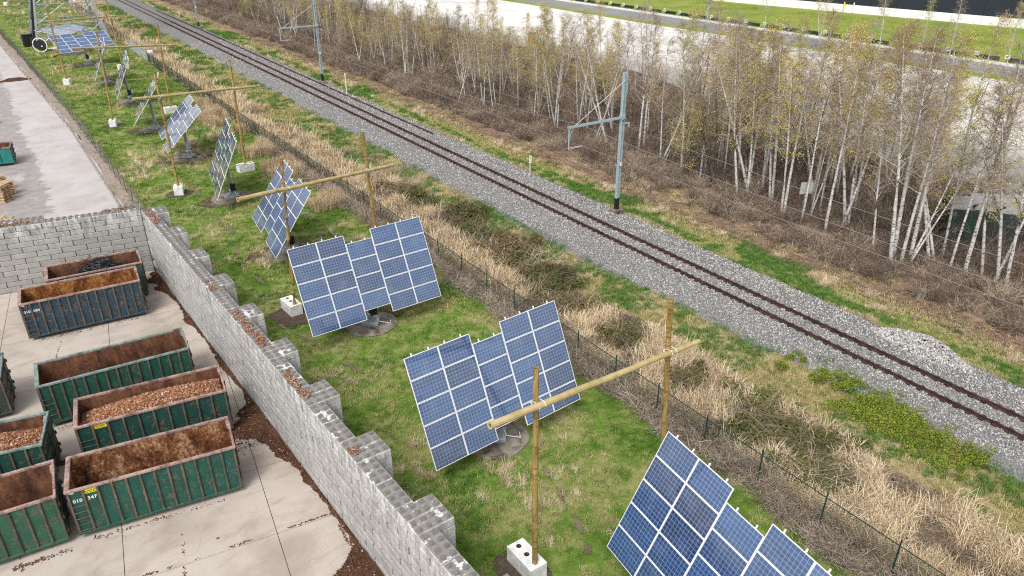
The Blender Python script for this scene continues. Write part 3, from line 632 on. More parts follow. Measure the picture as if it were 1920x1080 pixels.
def heap(cx,cy,ang,L,W,z0,h,mat,pr,n,label,cat,tilt=0.0,s=(.05,.11)):
    nx,ny=40,16; us=np.linspace(0,L,nx); vv=np.linspace(0,W,ny); U,V=np.meshgrid(us,vv,indexing='ij')
    hh=lambda U,V: z0+h*(np.clip(np.sin(PI*np.clip(U/L,0,1)),0,1)**.5*np.clip(np.sin(PI*np.clip(V/W,0,1)),0,1)**.55)+tilt*(U/L)+.09*(fbm(U+cx*3,V+cy,.6)-.5)
    Z=hh(U,V); VV=np.stack([U,V,Z],-1).reshape(-1,3); idx=np.arange(nx*ny).reshape(nx,ny)
    F=np.stack([idx[:-1,:-1],idx[1:,:-1],idx[1:,1:],idx[:-1,1:]],-1).reshape(-1,4)
    m=MB(); m.add(VV,F.tolist()); o=m.obj('wood_chip_heap',M[mat],None,(cx,cy,0),R(ang),True); tag(o,label,cat,None,'stuff')
    u=rng.uniform(.05,L-.05,n); v=rng.uniform(.05,W-.05,n)
    c=scatter('chips',PR[pr],np.c_[u,v,hh(u,v)+.01],anyrot(n)*np.array([.2,.2,1])+np.c_[rng.normal(0,.3,n),rng.normal(0,.3,n),np.zeros(n)],rng.uniform(s[0],s[1],n)*rng.choice([1,1,1,1.6],n),None,o,None,None,'stuff')
    return o
off=lambda x,y,a,dx,dy:(x+dx*math.cos(R(a))-dy*math.sin(R(a)),y+dx*math.sin(R(a))+dy*math.cos(R(a)))
container(-1.59,27.49,-8.7,6.27,2.37,2.4,'green','rust_br','rim','empty dark green container with white painted number 010 347 and a yellow plate',nrib=13,num=['010','347'],plate=.86)
container(-.74,31.71,-7.8,6.28,2.48,2.4,'dgreen','rust','rim','green container heaped full of brown wood chips, yellow plate at its rim',nrib=11,plate=1.0,sticker=False)
x,y=off(-.74,31.71,-7.8,.12,.14); heap(x,y,-7.8,6.06,2.2,1.55,.62,'chipbed','chip',12000,'brown wood chip heap filling the container with the yellow plate','wood chips',.12)
container(-1.75,36.14,-3.6,6.82,2.43,2.4,'green','rust','rim_g','empty long green container with a ladder on its side, standing behind the chip-filled one',nrib=15,sticker=False)
container(-1.72,45.94,-4.55,6.32,2.35,2.4,'blue','rust_or','rim','empty dark blue container with orange rust inside and the number 010 084',nrib=14,num=['010','084'])
container(-.11,48.55,-4.8,5.34,2.38,2.4,'oldgreen','rust','rim','old green container holding black cables, tucked between blue container and cross wall',nrib=12,ladder=False,sticker=False)
a=-12.0; x,y=off(-1.94,31.30,a,-6.2,0); container(x,y,a,6.2,2.52,2.4,'dgreen','rust','rim_g','green container full of wood chips with its doors turned to the gap between containers',nrib=12,ladder=False,sticker=False)
x2,y2=off(x,y,a,.12,.14); heap(x2,y2,a,5.95,2.22,1.68,.62,'chipbed','chip',9000,'brown wood chip heap in the container whose doors face the yard gap','wood chips',-.05)
a=-4.6; x,y=off(-1.84,27.5,a,-6.2,0); container(x,y,a,6.2,2.48,2.4,'green2','rust','rim','empty scratched green container cut off by the picture edge beside number 010 347',nrib=13,ladder=False,sticker=False)
a=-6.0; x,y=off(-2.98,38.3,a,-6.2,0); container(x,y,a,6.2,2.45,2.35,'dull','rust','rim_g','dull green container of which only the door end shows at the picture edge',nrib=12,ladder=False,sticker=False)
a=-8.0; x,y=off(.42,85.0,a,-6.0,0); container(x,y,a,6.0,2.4,1.75,'teal','rust','rim','teal skip parked on the concrete road behind the pallet stack',nrib=7,ladder=False,sticker=False,ribm='teal')
# black cable tangle
cb=MB()
for k in range(230):
    u=abs(random.gauss(0,.5)); cx=2.95+random.gauss(0,.62); cy=1.2+random.uniform(-.75,.75); r=random.uniform(.25,.7); zc=1.55+.75*math.exp(-((cx-2.95)/.8)**2)+random.uniform(-.25,.05)
    a0=random.uniform(0,2*PI); tl=random.gauss(0,.45); t2=random.gauss(0,.45); pts=[]
    for q in range(8):
        an=a0+q/7*random.uniform(2.5,5); px,py=r*math.cos(an),r*math.sin(an)*.8
        pts.append((min(4.9,max(.3,cx+px)),min(2.1,max(.3,cy+py)),zc+px*tl*.6+py*t2*.6))
    cb.tube(pts,random.uniform(.016,.028),4,cap=False)
for k in range(8): cb.tube([(1.6+random.uniform(-.1,.5),1.1+random.uniform(-.4,.4),1.2),(1.4+random.uniform(-.2,.4),1.3,2.1),(1.35+random.uniform(-.2,.3),1.5,2.35)],.015,4)
xx,yy=-.11,48.55
tag(cb.obj('cable_heap',M['cable'],None,(xx,yy,0),R(-4.8)),'tangled heap of black cables lying in the old green container','cables')

# ------------------------------------------------------------------ solar trackers
mo=MB(); mw,mh=1.645,.985; fb=.026; dz=.04
mo.add([(-mw/2,-mh/2,0),(mw/2,-mh/2,0),(mw/2,mh/2,0),(-mw/2,mh/2,0),(-mw/2+fb,-mh/2+fb,0),(mw/2-fb,-mh/2+fb,0),(mw/2-fb,mh/2-fb,0),(-mw/2+fb,mh/2-fb,0)],[(0,1,5,4),(1,2,6,5),(2,3,7,6),(3,0,4,7)],0)
mo.add([(-mw/2+fb,-mh/2+fb,-.004),(mw/2-fb,-mh/2+fb,-.004),(mw/2-fb,mh/2-fb,-.004),(-mw/2+fb,mh/2-fb,-.004)],[(0,1,2,3)],1)
mo.add([(-mw/2,-mh/2,0),(mw/2,-mh/2,0),(mw/2,mh/2,0),(-mw/2,mh/2,0),(-mw/2,-mh/2,-dz),(mw/2,-mh/2,-dz),(mw/2,mh/2,-dz),(-mw/2,mh/2,-dz)],[(1,0,4,5),(2,1,5,6),(3,2,6,7),(0,3,7,4)],0)
mo.add([(-mw/2,-mh/2,-dz),(mw/2,-mh/2,-dz),(mw/2,mh/2,-dz),(-mw/2,mh/2,-dz)],[(3,2,1,0)],2)
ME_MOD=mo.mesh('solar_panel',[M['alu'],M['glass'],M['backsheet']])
def tracker(x,y,zc,az,tilt,label,box='dark',pad=1.45,soil=False):
    az,tl=R(az),R(tilt); nh=Vector((math.cos(az),math.sin(az),0)); row=Vector((-math.sin(az),math.cos(az),0))
    down=Vector((math.cos(tl)*nh.x,math.cos(tl)*nh.y,-math.sin(tl))); up=-down; nrm=row.cross(up)
    bx,by=x-nh.x*.30,y-nh.y*.30
    t=empty('solar_tracker',(bx,by,0),0,label,'solar array','solar arrays on poles along the lawn')
    c=Vector((x-bx,y-by,zc)); B=Matrix((row,up,nrm)).transposed()
    def mt(u,v,dzz=0): p=c+row*u+up*v+nrm*dzz; m=B.to_4x4(); m.translation=p; return m
    for u in range(5):
        for r in range(4 if u==2 else 5):
            v=2-r-(.5 if u==2 else 0)
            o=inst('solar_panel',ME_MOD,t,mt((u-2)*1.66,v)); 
    for u in range(5):
        tp=2.0 if u==2 else 2.5
        for s in (-.42,.42):
            m=MB(); m.box((0,.045,-.075),(.04,2*tp+.11,.055)); m.obj('mounting_rail',M['alu'],t,mtx=mt((u-2)*1.66+s,0))
    fr=MB()
    for v in (-1.3,1.3): fr.box((0,v,-.16),(7.6,.1,.11))
    fr.box((0,0,-.22),(.14,3.0,.12)); fr.box((-.9,0,-.22),(.1,2.8,.1)); fr.box((.9,0,-.22),(.1,2.8,.1)); fr.obj('support_frame',M['galv'],t,mtx=mt(0,0))
    tx=MB(); tx.tube([tuple(row*-1.0+Vector((0,0,zc-.05))-nh*.0),tuple(row*1.0+Vector((0,0,zc-.05)))],.09,10); tx.obj('torque_tube',M['galv'],t)
    po=MB(); po.cyl((0,0,.3),.135,zc-.45,14); po.cyl((0,0,zc-.35),.20,.26,14); po.obj('pole',M['galv'],t)
    am=MB(); am.tube([tuple(-nh*.1+Vector((0,0,zc-.8))),tuple(-nh*1.75+Vector((0,0,zc-.85)))],.045,7); am.obj('actuator',M['alu'],t)
    am=MB(); am.box((0,0,0),(.98,.98,.30)); ph=MB(); ph.cbox((0,0,.20),(1.0,1.0,.24),.03); ph.box((0,0,.34),(.5,.5,.05)); 
    for sx in (-.3,.3):
        for sy in (-.3,.3): ph.cyl((sx,sy,.32),.03,.06,6)
    p_=ph.obj('plinth',M['plinth'],t); p_.rotation_euler=(0,0,R(-35))
    pd=MB(); N=40; V=[]; F=[]
    for i,(rr,zz) in enumerate(((pad,-.1),(pad,.045),(pad*.97,.075))):
        for k in range(N):
            q=2*PI*k/N; r_=rr*(1+.025*math.sin(3*q+x)+.015*math.sin(7*q)); V.append((r_*math.cos(q),r_*math.sin(q),zz))
    for i in range(2):
        for k in range(N): F.append((i*N+k,i*N+(k+1)%N,(i+1)*N+(k+1)%N,(i+1)*N+k))
    F.append(tuple(range(2*N,3*N))); pd.add(V,F); pd.obj('base_pad',M['pad'],t)
    if box:
        mt_={'dark':'black','blue':'boxblue','grey':'boxgrey'}[box]; bm_=MB(); zz=1.28 if box!='dark' else 1.0; q=Vector((-math.sin(R(-34.9)),-math.cos(R(-34.9)),0))
        bm_.cbox((q.x*.22,q.y*.22,zz),(.42,.30,.62),.03); cbx=bm_.obj('control_box',M[mt_],t); k=MB(); k.box((q.x*.40,q.y*.40,zz-.05),(.08,.06,.12)); k.obj('switch',M['steel_dk'],cbx)
        k=MB(); k.cyl((0,0,.66),.17,.14,12); k.obj('collar',M['alu'],t)
    cbm=MB(); cbm.tube([(.1,-.15,zc-.5),(.2,-.2,1.8),(.17,-.17,.9),(.3,-.5,.32),(.9,-.75,.1),(1.1,-.4,.1)],.022,5); cbm.obj('conduit',M['alu'],t)
    return t
TR=[(14.89,10.17,3.6,172.5,62.7,'steeply tilted solar array with dark blue panels, cut off by the lower picture edge',None),
(15.43,23.14,3.38,273.7,65.5,'blue solar array standing half behind the log frame with white rope lashings','dark'),
(15.30,36.39,3.43,271.8,64.3,'blue solar array fully in view, a white block with two holes showing beside it','dark'),
(14.73,49.66,3.62,172.7,55.7,'diamond-shaped solar array crossed by a log post and its beam','dark'),
(14.67,63.6,3.62,169.5,64.2,'dark slate solar array seen nearly edge-on above a thick grey pole','dark'),
(14.59,77.9,3.59,173.5,44.5,'pale sky-reflecting solar array tilted behind a log post, grey box on its pole','grey'),
(14.25,91.24,3.53,167.1,53.0,'narrow solar array with open pole, just past the pale sky-reflecting one',None),
(14.47,107.03,3.61,172.3,63.8,'upright narrow solar array with a bright blue box on its pole','blue'),
(14.12,121.81,3.4,172.3,64.1,'thin edge-on solar array between the log post and the flat blue array',None),
(14.42,138.44,3.6,280.9,24.8,'almost flat blue solar array with white column gaps and a blue box below','blue'),
(13.6,152.07,3.94,315.8,8.0,'nearly horizontal pale solar array just in front of the lattice pylon','blue'),
(13.4,244,3.6,300,8.0,'far solar array beyond the lattice pylon, only its base in view',None)]
for x,y,z,az,tl,lb,bxk in TR: tracker(x,y,z,az,tl,lb,bxk,1.55 if y<45 else 1.75)

# ------------------------------------------------------------------ log frames (two posts and a beam) and their blocks
def frame(ax,ay,bx,by,ta,tb,za,zc,ea,eb,label,ra=.112):
    t=empty('log_gantry',(ax,ay,0),0,label,'log frame','log frames across the lawn'); dx,dy=bx-ax,by-ay; L=math.hypot(dx,dy); ux,uy=dx/L,dy/L; nx,ny=uy,-ux
    def log(p,q,r0,r1,mat,name):
        p,q=Vector(p),Vector(q); n=14; pts=[]; rad=[]
        for i in range(n+1):
            f=i/n; w=.012; pts.append(p.lerp(q,f)+Vector((random.uniform(-w,w),random.uniform(-w,w),random.uniform(-w,w))*1) if 0<i<n else p.lerp(q,f)); rad.append(r0+(r1-r0)*f+random.uniform(-.004,.004))
        m=MB(); m.tube(pts,rad,10,0,False); d=(q-p).normalized()
        for (pp,s,rr) in ((p,-1,r0),(q,1,r1)):
            # hollow-looking end: pale ring and dark heart set a little inside
            u=d.orthogonal().normalized(); v=d.cross(u); ring=[]
            for f,o in ((1,0),(.62,0),(.62,-.05*s)): 
                for k in range(10): an=2*PI*k/10; ring.append(tuple(pp+(u*math.cos(an)+v*math.sin(an))*rr*f+d*o))
            F=[]
            for i in range(2):
                for k in range(10): k2=(k+1)%10; F.append((i*10+k,i*10+k2,(i+1)*10+k2,(i+1)*10+k))
            m.add(ring,F,0); m.add(ring[20:],[tuple(range(10))],1)
        return m.obj(name,[M[mat],M['wood_end']],t,smooth=False)
    log((0,0,.12),(ta[0]-ax,ta[1]-ay,ta[2]),ra*1.02,ra*.92,'timber','post')
    log((dx,dy,.12),(tb[0]-ax,tb[1]-ay,tb[2]),ra*1.02,ra*.92,'timber','post')
    o=(nx*ra*1.95,ny*ra*1.95); e=1.8
    fa,fb2=za/ta[2],zc/tb[2]; A_=Vector(((ta[0]-ax)*fa,(ta[1]-ay)*fa,za)); B_=Vector((dx+(tb[0]-bx)*fb2,dy+(tb[1]-by)*fb2,zc)); D_=(B_-A_).normalized(); O_=Vector((o[0],o[1],0))
    log(tuple(A_-D_*ea+O_),tuple(B_+D_*eb+O_),ra*1.12,ra*.95,'beam','beam')
    for (px,py,zb) in ((A_.x,A_.y,za),(B_.x,B_.y,zc)):
        m=MB()
        for k in range(3):
            r=ra*1.12; zz=zb-.17+k*.03; m.tube([(px+r*math.cos(q)+0,py+r*math.sin(q),zz+.03*math.sin(q)) for q in np.linspace(0,2*PI,13)],.016,5,cap=False)
        for sx in (-.13,.13): m.tube([(px+ux*sx+nx*ra*q,py+uy*sx+ny*ra*q,zb+dz_) for q,dz_ in ((-1.1,.0),(.6,.11),(2.4,.11),(3.1,0),(2.4,-.11),(.6,-.11),(-1.1,0))],.014,5,cap=False)
        m.tube([(px+nx*ra*1.1,py+ny*ra*1.1,zb-.15),(px+nx*.28+ux*.14,py+ny*.28+uy*.14,zb-.12)],.012,4); m.obj('lashing',M['rope'],t)
FR=[(12.05,15.8,19.3,16.5,(12.02,15.9,9.2),(18.95,16.8,9.2),7.88,6.98,2.15,1.75,'tall log gantry with hollow ends and white rope lashings before the second solar array'),
(12.0,40.4,19.0,43.0,(12.45,40.3,9.8),(18.5,42.8,9.8),8.1,7.35,3.3,2.3,'log gantry whose beam passes over the diamond-shaped solar array'),
(11.5,67.3,18.25,70.3,(11.62,67.7,10.2),(18.45,70.5,10.2),8.4,7.72,2.5,2.6,'log gantry with its beam over the pale sky-reflecting solar array'),
(10.9,95.4,17.8,98.2,(11.5,95.8,10.2),(18.4,99.0,10.3),8.6,7.82,3.2,2.1,'log gantry standing at the narrow upright arrays near the fence gate'),
(9.7,124.0,18.3,131.6,(9.5,124,10.2),(18.2,132.7,10.2),8.48,7.68,2.0,2.2,'log gantry with thin posts in front of the lattice pylon')]
for f in FR: frame(*f)
def hole_block(x,y,rz,L,W,H,label,group=None,postk=None):
    t=empty('concrete_block',(x,y,0),rz,label,'concrete block','white concrete blocks holding the log posts'); n=3; cw=L/n; rh=.105
    m=MB(); ch=.02
    # walls
    m.add([(-L/2,-W/2,0),(L/2,-W/2,0),(L/2,W/2,0),(-L/2,W/2,0),(-L/2,-W/2,H),(L/2,-W/2,H),(L/2,W/2,H),(-L/2,W/2,H)],[(0,1,5,4),(1,2,6,5),(2,3,7,6),(3,0,4,7)],0)
    for i in range(n):
        cx=-L/2+(i+.5)*cw; K=16; V=[];
        for k in range(K):
            a=2*PI*(k+.5)/K; c_,s_=math.cos(a),math.sin(a); f=1/max(abs(c_)/(cw/2),abs(s_)/(W/2)); V.append((cx+c_*f,s_*f,H))
        # exact corners
        for r,z in ((rh,H),(rh,H-.35)):
            for k in range(K): a=2*PI*(k+.5)/K; V.append((cx+r*math.cos(a),r*math.sin(a),z))
        F=[]
        for j in range(2):
            for k in range(K): k2=(k+1)%K; F.append((j*K+k,j*K+k2,(j+1)*K+k2,(j+1)*K+k))
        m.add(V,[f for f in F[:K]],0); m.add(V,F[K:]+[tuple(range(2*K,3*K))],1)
        for sx in (-1,1):
            for sy in (-1,1):   # corner fillers of each cell
                a=[v for v in V[:K] if (v[0]-cx)*sx>0 and v[1]*sy>0]; a.sort(key=lambda v:math.atan2(v[1]*sy,(v[0]-cx)*sx))
                best=None
                for q in range(len(a)-1):
                    v1,v2=a[q],a[q+1]
                    if abs(abs(v1[0]-cx)-cw/2)<1e-6 and abs(abs(v2[1])-W/2)<1e-6: best=(v1,v2)
                if best: 
                    tri=[best[0],(cx+sx*cw/2,sy*W/2,H),best[1]]; m.add(tri if sx*sy>0 else tri[::-1],[(0,1,2)],0)
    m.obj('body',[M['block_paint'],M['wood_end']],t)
    s=MB()
    for i in range(n):
        for sy in (-1,1):
            cx=-L/2+(i+.5)*cw; s.cbox((cx,sy*W*.34,H+.02),(.13,.1,.045),.012)
    s.obj('stud',M['block_paint'],t)
    gq=MB()
    for sy in (-1,1): gq.box((0,sy*W/2,H*.5),(L+.004,.006,.018))
    gq.obj('seam',M['plinth'],t)
    for k in (0,): pass
    return t
HBL=[(12.05,15.8,-1.555,1.5,.75,.72,'white block with two open holes at the foot of the rope-lashed log post'),
(19.3,16.5,.2,1.5,.75,.72,'white block mostly hidden behind the steeply tilted array'),
(12.0,40.4,-1.5,1.5,.75,.72,'white block with two holes beside the fully visible blue array, dark soil below'),
(19.0,43.0,.1,1.5,.75,.72,'white block hidden behind the fully visible blue array'),
(11.5,67.3,1.3,1.2,.72,.72,'white block under the log post in front of the pale sky-reflecting array'),
(18.25,70.3,.12,1.5,.75,.72,'wide white block beside the slate edge-on array, under a log post'),
(10.9,95.4,1.3,1.2,.72,.72,'white block on the lawn under the log post of the frame near the gate'),
(17.8,98.2,.1,1.5,.75,.72,'white block half hidden behind the pale sky-reflecting array'),
(9.7,124.0,1.2,1.2,.8,.72,'white block at the foot of the thin log post nearest the pylon'),
(18.3,131.6,.1,1.5,.75,.72,'white block beside the upright narrow array with the blue box'),
(9.9,241.0,1.2,1.4,.9,.8,'lone white block far up the lawn beyond the pylon'),(24.6,237,.1,1.6,.9,.8,'lone white block far up the verge beyond the pylon')]
for (x,y,rz,L,W,H,lb) in HBL:
    ux,uy=math.cos(rz),math.sin(rz); s=L/3
    hole_block(x-ux*s*1.0*(1 if 'two' in lb else 0),y-uy*s*(1 if 'two' in lb else 0),rz,L,W,H,lb)
for i,(x,y,rx,ry) in enumerate(((11.8,40.3,1.3,1.5),(11.8,16.2,1.0,1.2),(11.5,67.3,1.1,1.1),(15.6,37.3,2.2,1.0),(10.9,95.4,1.2,1.0),(14.4,50.2,2.4,1.3),(14.7,63.6,2.3,1.7),(14.6,78,2.5,1.8),(14.3,91.2,2.6,1.8),(14.5,107,2.2,1.7),(14.2,121.8,2.2,1.6),(13.9,138.4,2.4,1.5))):
    blob('bare_soil',x,y,rx,ry,.03,'soil',seed=i+50,label='bare dark soil patch around a block or pad on the lawn',cat='soil',kind='stuff')

# ------------------------------------------------------------------ railway
RX=(34.85,36.35)
rt=empty('railway_track',(35.6,0,.0),0,'single railway track on a grey ballast bed running past the lawn','railway track')
for rx in RX:
    prof=[(-.07,.555),(.07,.555),(.07,.575),(.014,.592),(.014,.665),(.036,.675),(.036,.712),(-.036,.712),(-.036,.675),(-.014,.665),(-.014,.592),(-.07,.575)]
    n=len(prof); V=[]
    for y in (-12,330): V+=[(rx-35.6+p[0],y,p[1]) for p in prof]
    m=MB(); m.add(V,[(k,(k+1)%n,n+(k+1)%n,n+k) for k in range(n)],0); me=m.mesh('rail',[M['rail'],M['rail_top']])
    for p in me.polygons:
        if p.normal.z>.9 and p.center.z>.7: p.material_index=1
    inst('rail',me,rt)
sl=MB(); sl.cbox((0,0,.495),(2.55,.25,.11),.02,0)
for rx in RX:
    for sx in (-1,1):
        sl.cbox((rx-35.6+sx*.15,0,.60),(.16,.22,.11),.02,1); sl.tube([(rx-35.6+sx*.13,0,.59),(rx-35.6+sx*.13,0,.65)],.025,5,1)
ME_SL=sl.mesh('sleeper',[M['sleeper'],M['clip']])
for k in range(296): o=inst('sleeper',ME_SL,rt); o.location=(random.uniform(-.02,.02),3.0+k*.6,random.uniform(-.01,.005))
m=MB()
for k in range(240): m.cbox((0,3.0+(296+k)*.6,.495),(2.55,.25,.11),.02)
tag(m.obj('far_sleepers',M['sleeper'],rt),kind='stuff')
m=MB(); V=[]
prof=[(-.07,0),(.07,0),(.07,.02),(.014,.037),(.014,.11),(.036,.12),(.036,.157),(-.036,.157),(-.036,.12),(-.014,.11),(-.014,.037),(-.07,.02)]
pts=[(38.55+.12*math.sin(y*.05),y) for y in np.linspace(70.2,205,30)]
for px,y in pts: V+=[(px+p[0],y,.36+p[1]) for p in prof]
n=12; m.add(V,[(i*n+k,i*n+(k+1)%n,(i+1)*n+(k+1)%n,(i+1)*n+k) for i in range(len(pts)-1) for k in range(n)]+[tuple(range(n))[::-1]])
tag(m.obj('loose_rail',M['rail']),'rusty spare rail lying loose on the ballast shoulder along the far side of the track','rail')
# stones
def inball(P): return P
n=300000; P,s=zone(n,31.4,40.4,2,150,30,2.1); edge=31.9+SHB(P[:,1])+1.1*(fbm(P[:,1]*1.0,P[:,1]*0+3,5)-.5); e2=39.9+1.2*(fbm(P[:,1]*1.0,P[:,1]*0+8,5)-.5)
k=(P[:,0]>edge)&(P[:,0]<e2)&(np.abs(P[:,0]-RX[0])>.09)&(np.abs(P[:,0]-RX[1])>.09); P=P[k]; s=s[k]
scatter('ballast_gravel',PR['stone'],np.c_[P,bz(P[:,0],P[:,1])+.02],anyrot(len(P)),rng.uniform(.024,.05,len(P))*s,None,None,'grey crushed stone of the railway ballast bed','gravel')
# heap of ballast beyond the track
n=4600; a=rng.uniform(0,2*PI,n); q=np.sqrt(rng.random(n)); hx,hy=39.0,16.0
P=np.c_[hx+q*np.cos(a)*1.25,hy+q*np.sin(a)*3.1]; Z=.95*(1-q**1.5)+.55*(fbm(P[:,0],P[:,1],.9)-.5)+.12
hm=MB(); V=[(hx,hy,.86)]+[(hx+r*1.25*math.cos(2*PI*k/24),hy+r*3.1*math.sin(2*PI*k/24),.06+.9*(1-r**1.5)) for r in (.35,.7,1.0) for k in range(24)]
hm.add(V,[(0,1+k,1+(k+1)%24) for k in range(24)]+[(1+i*24+k,25+i*24+k,25+i*24+(k+1)%24,1+i*24+(k+1)%24) for i in range(2) for k in range(24)])
hp=hm.obj('gravel_heap',M['ballast'],smooth=True); tag(hp,'low mound of spare grey ballast on the far shoulder of the track','gravel heap',None,'stuff')
scatter('stones',PR['stone'],np.c_[P,Z],anyrot(n),rng.uniform(.045,.095,n),None,hp)

def mast(x,y,label):
    t=empty('catenary_mast',(x,y,0),0,label,'mast','catenary masts beside the railway'); H=10.9
    m=MB()
    for s in (-1,1): m.box((s*.12,0,.5+H/2),(.02,.28,H-.1))
    m.box((0,0,.5+H/2),(.22,.02,H-.1)); m.obj('column',M['mast'],t)
    m=MB(); m.box((0,0,.95),(.275,.30,.95)); m.obj('base_sleeve',M['black'],t)
    m=MB(); m.cbox((0,0,.2),(1.0,.85,.6),.05); m.obj('foundation',M['pad'],t)
    m=MB(); 
    for s in (-.09,.09): m.box((-2.65,s,7.95),(5.3,.05,.14))
    for k in range(7): m.box((-.4-k*.78,0,7.95),(.05,.2,.06))
    m.box((.35,0,7.45),(.7,.1,.1)); m.obj('cantilever',M['mast'],t)
    m=MB(); m.tube([(0,-.12,10.8),(-4.7,-.05,8.03)],.024,5); m.obj('stay_wire',M['insul'],t)
    m=MB(); m.tube([(-5.2,0,7.9),(-5.2,0,6.3)],.06,8); m.tube([(-4.85,0,7.9),(-5.2,0,7.0)],.03,5); m.obj('drop_tube',M['mast'],t)
    m=MB(); m.tube([(-5.15,0,6.42),(-3.85,.05,6.36)],.03,5); m.tube([(-5.15,0,6.30),(-3.95,.05,6.34)],.022,5); m.obj('steady_arm',M['insul'],t)
    m=MB()
    for k in range(4): m.cyl((.72,0,7.42-.09*k),.07,.045,10)
    m.obj('insulator',M['insul'],t)
    m=MB(); m.box((-.0,-.155,4.3),(.18,.012,.32)); m.obj('number_plate',M['white'],t)
    m=MB(); m.box((0,0,8.0),(.34,.34,.35)); m.obj('clamp',M['mast'],t)
mast(39.4,41.7,'grey blue catenary mast whose whole height and arm stand clear before the birches')
mast(39.4,103.3,'grey blue catenary mast further up the line, top cut by the picture edge')
mast(39.4,169.5,'grey blue catenary mast far up the line with only its foot in view')
def wire(name,z0,x,sag,label,r=.02):
    pts=[]; ys=[-22,41.7,103.3,169.5,232]
    for i in range(4):
        for f in np.linspace(0,1,11)[:-1]: pts.append((x,ys[i]+(ys[i+1]-ys[i])*f,z0-sag*4*f*(1-f)))
    m=MB(); m.tube(pts,r,4,cap=False); tag(m.obj(name,M['wire']),label,'wire')
wire('contact_wire',6.3,35.6,.05,'lower overhead contact wire hung from the steady arms',.02)
wire('messenger_wire',7.85,35.6,.9,'upper sagging messenger wire hung from the mast arms',.02)
wire('feeder_wire',7.1,40.1,.7,'feeder wire hung on the woodland side of the masts',.018)
for (x,y,h,lb) in ((38.9,52.9,2.2,'white trackside post with a small number board beside the clear standing mast'),(39.1,94.4,2.9,'thin grey white trackside post near the mast further up the line')):
    t=empty('marker_post',(x,y,.05),0,lb,'post'); m=MB(); m.box((0,0,h/2),(.11,.09,h)); m.obj('post',M['kerbw'] if h>2.5 else M['insul'],t)
    if h<2.5:
        m=MB(); m.box((0,-.06,h-.35),(.24,.03,.7)); pl=m.obj('board',M['white'],t); m=MB(); m.box((.02,-.08,h-.2),(.05,.01,.14)); m.obj('mark',M['mark'],pl)
for (x,y,lb,s) in ((45.4,19.6,'pale weathered concrete stub standing in the scrub beside leaf litter',.55),(45.3,44.1,'small leaning concrete stub in the scrub near the clear standing mast',.5)):
    m=MB(); m.cbox((0,0,.3),(s,s*.8,.75),.06); o=m.obj('concrete_stub',M['pad'],None,(x,y,0),.5); o.rotation_euler=(.1,.12,.5); tag(o,lb,'stub')

# ------------------------------------------------------------------ fences
def fence(name,pts,h,step,mat,label,post_r,wire_step,gap=None,rail=True,sl=0.0):
    t=empty(name,(pts[0][0],pts[0][1],0),0,label,'fence'); ox,oy=pts[0]
    seg=[math.hypot(pts[i+1][0]-pts[i][0],pts[i+1][1]-pts[i][1]) for i in range(len(pts)-1)]; T=sum(seg)
    def at(d):
        for i,s in enumerate(seg):
            if d<=s or i==len(seg)-1: f=d/s; return pts[i][0]+(pts[i+1][0]-pts[i][0])*f-ox,pts[i][1]+(pts[i+1][1]-pts[i][1])*f-oy
            d-=s
    m=MB(); m.cyl((0,0,0),post_r,h+.28,7); me=m.mesh('post',M[mat]); nposts=int(T/step)+1
    for k in range(nposts):
        x,y=at(min(T,k*step)); o=inst('post',me,t); o.location=(x,y,random.uniform(-.04,.02)); o.rotation_euler=(random.uniform(-.02,.02)*(1+8*sl),random.uniform(-.02,.02)*(1+8*sl),0)
    if rail:
        m=MB(); m.tube([(*at(d),h) for d in np.linspace(0,T,60)],.022,5); m.obj('top_rail',M[mat],t)
    m=MB(); V=[]; F=[]
    wv=.0055
    nd=int(T/wire_step)
    for k in range(nd):
        d=k*wire_step
        if gap and gap[0]<d<gap[1]: continue
        for dd in (h*.9,-h*.9):
            e=d+dd
            if e<0 or e>T: continue
            x,y=at(d); x2,y2=at(e); w_=wv*(1+d/45)
            i=len(V); V+=[(x,y,.05),(x,y+w_*1.4,.05),(x2,y2+w_*1.4,h),(x2,y2,h)]; F.append((i,i+1,i+2,i+3))
    m.add(V,F); tag(m.obj('wire_mesh',M[mat],t),kind='stuff')
fence('mesh_fence',[(22.85,-4.0),(22.9,30),(22.9,70),(22.7,110),(22.6,135.5)],1.62,3.05,'fgreen','dark green wire mesh fence between solar lawn and railway verge',.032,.085)
fence('mesh_fence',[(23.2,152.0),(23.4,250),(23.4,320)],1.62,3.05,'fgreen','dark green wire mesh fence beyond the blue grey gate, passing the pylon',.04,.14)
fence('road_fence',[(7.75,57.0),(7.7,80),(7.5,103),(6.6,135),(6.1,160),(4.5,200),(2.5,250)],1.35,2.6,'fgrey','leaning grey wire fence between the concrete road and the lawn',.04,.10,sl=.6)
t=empty('metal_gate',(22.75,136.0,0),0,'blue grey sheet metal gate in the green fence','gate')
for k in range(2):
    m=MB(); m.box((.1,3.9+k*7.6,.85),(.05,7.3,1.5)); m.obj('gate_leaf',M['gate'],t)
    m=MB(); m.box((.05,3.9+k*7.6,1.62),(.09,7.4,.09)); m.box((.05,3.9+k*7.6,.1),(.09,7.4,.09)); m.obj('gate_frame',M['galv'],t)
m=MB(); m.cyl((0,-.1,0),.08,2,8); m.cyl((.1,15.6,0),.08,2,8); m.obj('gate_post',M['galv'],t)
m=MB(); m.cbox((22.9,133.4,1.95),(.7,.5,.35),.03); m.cyl((22.9,133.4,0),.05,1.9,6); tag(m.obj('post_box',M['white']),'small white box on a post at the near end of the gate','box')

